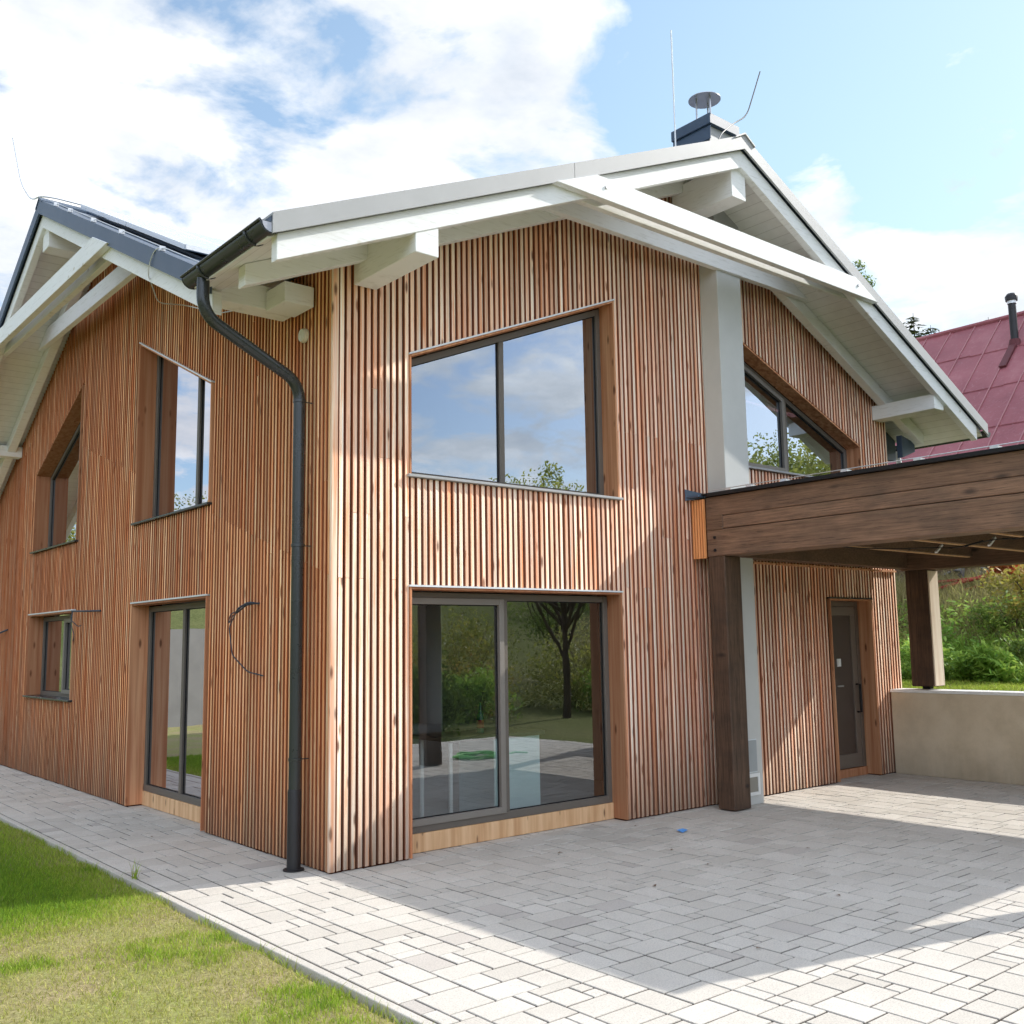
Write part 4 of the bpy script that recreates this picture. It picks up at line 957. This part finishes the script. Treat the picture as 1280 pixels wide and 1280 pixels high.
for i in range(200):
    a=i/200*2*PI*6; r=.30+.05*math.sin(i*.31)+.035*math.sin(i*1.13); pts.append((5.85+r*1.15*math.cos(a),-5.15+r*math.sin(a),.018+.03*(i/200)+.012*math.sin(i*.7)))
pts+= [(6.3,-5.0,.02),(6.6,-5.15,.015),(6.75,-5.0,.014)]
b.tube(pts,.012,7); o=b.build('garden_hose',M['hose'],smooth=True); tag(o,'coiled green garden hose lying on the pavers, mirrored in the big sliding door','hose')
# scraps on the paving
b=B(); b.add([(3.30,-.80,.006),(3.42,-.76,.012),(3.40,-.70,.007),(3.30,-.72,.02),(3.36,-.745,.03)],[(0,1,4),(1,2,4),(2,3,4),(3,0,4)]); o=b.build('plastic_scrap',M['litter']); tag(o,'small blue plastic scrap on the shaded pavers','scrap')
leaf0=None
LV=[(3.247,-.25),(1.859,-.67),(2.642,-1.244),(2.42,-1.811),(1.581,-2.005),(7.442,-1.586),(.9,-3.438),(3.525,-2.006),(2.305,-3.075),(-.45,2.6)]
for i,(x,y) in enumerate(LV):
    if leaf0 is None:
        b=B(); b.add([(-.03,0,.004),(0,-.016,.012),(.035,0,.006),(0,.018,.016),(0,0,.008)],[(0,1,4),(1,2,4),(2,3,4),(3,0,4)]); leaf0=b.build('fallen_leaf',M['dry_leaf']); q=leaf0
    else: q=leaf0.copy(); COL.objects.link(q)
    q.location=(x,y,.002); q.rotation_euler=(0,0,random.uniform(0,6)); s=random.uniform(.5,.9); q.scale=(s,s,s)
    tag(q,'small dry brown leaf lying on the pavers','leaf','dry leaves scattered on the paving')
# grass tuft rooted in the kerb joint
n=26; P=np.tile(np.array((-1.19,.95,.0)),(n,1))+rng.normal(size=(n,3))*np.array((.012,.02,0)); o=blades('grass_tuft',P,rng.uniform(.06,.17,n),rng.uniform(.2,.9,n),np.full(n,.005),rng.uniform(.4,.9,n),rng.random(n),M['grass']); 
del o['kind']; tag(o,'grass tuft sprouting from the kerb joint beside the shaded path','grass tuft')

# ------------------------------------------------------------------ sun, sky
S=Vector((1,-.31,.745)).normalized()
sl=bpy.data.lights.new('sun','SUN'); sl.energy=5.0; sl.angle=math.radians(.5); sl.color=(1,.965,.90)
so=bpy.data.objects.new('sun',sl); COL.objects.link(so); so.rotation_euler=S.to_track_quat('Z','Y').to_euler(); so.location=(30,-10,25)
w=bpy.data.worlds.new('World'); sc.world=w; w.use_nodes=True; nt=w.node_tree; nt.nodes.clear()
class WN(N):
    def __init__(self): self.nt=nt
k=WN()
out=k.n('ShaderNodeOutputWorld'); bg=k.n('ShaderNodeBackground'); bg.inputs['Strength'].default_value=.148
sky=k.n('ShaderNodeTexSky'); sky.sky_type='NISHITA'; sky.sun_disc=False
sky.sun_elevation=math.asin(S.z); sky.sun_rotation=math.atan2(S.x,S.y); sky.air_density=1.0; sky.dust_density=1.0; sky.ozone_density=1.4
tc=k.n('ShaderNodeTexCoord'); dirv=tc.outputs['Generated']
sx=k.n('ShaderNodeSeparateXYZ'); k.l(dirv,sx.inputs[0])
den=k.math('ADD',k.math('MAXIMUM',sx.outputs[2],.0),.22)
cb=k.n('ShaderNodeCombineXYZ'); k.l(k.math('DIVIDE',sx.outputs[0],den),cb.inputs[0]); k.l(k.math('DIVIDE',sx.outputs[1],den),cb.inputs[1]); k.l(k.math('MULTIPLY',sx.outputs[2],1.5),cb.inputs[2])
fdm=k.n('ShaderNodeVectorMath'); fdm.operation='DOT_PRODUCT'; k.l(dirv,fdm.inputs[0]); fdm.inputs[1].default_value=tuple(Fv)
n1=k.noise(cb.outputs[0],4.6,9,.57,.3)
n2=k.noise(cb.outputs[0],1.7,3,.5)
def dirpx(px,py):
    d=Fv+(px-640)/FOC*Rv+(640-py)/FOC*Uv; return d/np.linalg.norm(d)
bl=0.0
blobs=[(470,190,170,.34),(290,120,170,.34),(150,230,130,.30),(600,70,110,.26),(380,240,150,.25),(640,150,55,.16),(740,160,70,.08),(1030,235,46,.5),(1240,330,100,.32),(1120,360,60,.26),(1290,280,60,.25),(540,40,120,.2),(330,40,90,.2),(110,20,60,.22),
 (900,110,110,-.14),(1130,150,190,-.24),(20,100,70,-.22),(700,100,70,-.14),(1270,60,220,-.2),(20,330,70,-.12),(820,50,50,.16),(885,95,36,.17),(640,150,50,.1),(560,100,60,-.05)]
acc=k.math('MULTIPLY_ADD',n1,1.7,k.math('MULTIPLY_ADD',n2,.6,-.56))
for px,py,rad,amp in blobs:
    d=dirpx(px,py); dt=k.n('ShaderNodeVectorMath'); dt.operation='DOT_PRODUCT'; k.l(dirv,dt.inputs[0]); dt.inputs[1].default_value=tuple(d)
    s=rad/FOC; e=k.math('EXPONENT',k.math('MULTIPLY',k.math('SUBTRACT',dt.outputs['Value'],1),1/(s*s)))
    bl=k.math('MULTIPLY_ADD',e,amp,bl)
acc=k.math('ADD',acc,k.math('MINIMUM',bl,.235))
back=k.math('MULTIPLY_ADD',fdm.outputs['Value'],-2.2,-.85,clamp=True)   # unseen cloud bank, added as fill light for both facades
over=k.math('MULTIPLY_ADD',sx.outputs[2],3.5,-2.3,clamp=True)                 # unseen bright cloud overhead, added to lift the ambient light
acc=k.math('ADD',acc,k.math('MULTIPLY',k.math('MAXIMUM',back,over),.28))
mask=k.ramp(acc,(.54,0.),(.65,.5),(.75,.92),(.88,1.))
n3=k.noise(cb.outputs[0],3.2,6,.6)
bell=k.ramp(n3,(.28,(5.0,5.5,6.2)),(.47,(6.9,7.1,7.4)),(.66,(9.6,9.6,9.6)))
fd=k.n('ShaderNodeVectorMath'); fd.operation='DOT_PRODUCT'; k.l(dirv,fd.inputs[0]); fd.inputs[1].default_value=tuple(Fv)
bk=k.math('MULTIPLY_ADD',fd.outputs['Value'],.9,.42,clamp=True)
bell=k.mix(1.,bell,k.n_rgb(k.math('MAXIMUM',bk,.95)),'MULTIPLY')
# haze lightens the blue, most near the sun side and horizon
fd0=k.n('ShaderNodeVectorMath'); fd0.operation='DOT_PRODUCT'; k.l(dirv,fd0.inputs[0]); fd0.inputs[1].default_value=tuple(Fv)
skyc=k.mix(k.math('MULTIPLY_ADD',fd0.outputs['Value'],.20,.02,clamp=True),k.mix(1.,sky.outputs[0],k.n_rgb(k.math('MULTIPLY_ADD',fd0.outputs['Value'],.5,1.08,clamp=False)),'MULTIPLY'),(4.2,6.0,7.4))
d=dirpx(1350,250); dt=k.n('ShaderNodeVectorMath'); dt.operation='DOT_PRODUCT'; k.l(dirv,dt.inputs[0]); dt.inputs[1].default_value=tuple(d)
hz_=k.math('MULTIPLY',k.math('POWER',k.math('MAXIMUM',dt.outputs['Value'],0),6),.36)
skyc=k.mix(hz_,skyc,(5.2,7.6,8.4))
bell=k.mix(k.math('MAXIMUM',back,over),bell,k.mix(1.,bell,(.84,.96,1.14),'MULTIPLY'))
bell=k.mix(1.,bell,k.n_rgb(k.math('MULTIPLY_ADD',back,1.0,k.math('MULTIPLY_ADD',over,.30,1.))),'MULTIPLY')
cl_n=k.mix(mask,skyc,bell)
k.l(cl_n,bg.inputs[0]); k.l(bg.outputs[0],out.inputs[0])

# ------------------------------------------------------------------ camera
cam=bpy.data.cameras.new('camera'); co=bpy.data.objects.new('camera',cam); COL.objects.link(co)
cam.sensor_width=36; cam.lens=FOC/1280*36; cam.clip_start=.05; cam.clip_end=3000
from mathutils import Matrix
mt=Matrix((tuple(Rv),tuple(Uv),tuple(-Fv))).transposed().to_4x4(); mt.translation=Vector(CAM); co.matrix_world=mt
sc.camera=co
sc.view_settings.view_transform='Standard'; sc.view_settings.look='None'; sc.view_settings.exposure=0; sc.view_settings.gamma=1
sc.cycles.max_bounces=6; sc.cycles.diffuse_bounces=3; sc.cycles.transparent_max_bounces=12; sc.cycles.glossy_bounces=4; sc.cycles.caustics_reflective=False; sc.cycles.caustics_refractive=False
sc.cycles.use_denoising=True; sc.cycles.use_adaptive_sampling=True; sc.cycles.adaptive_threshold=.03
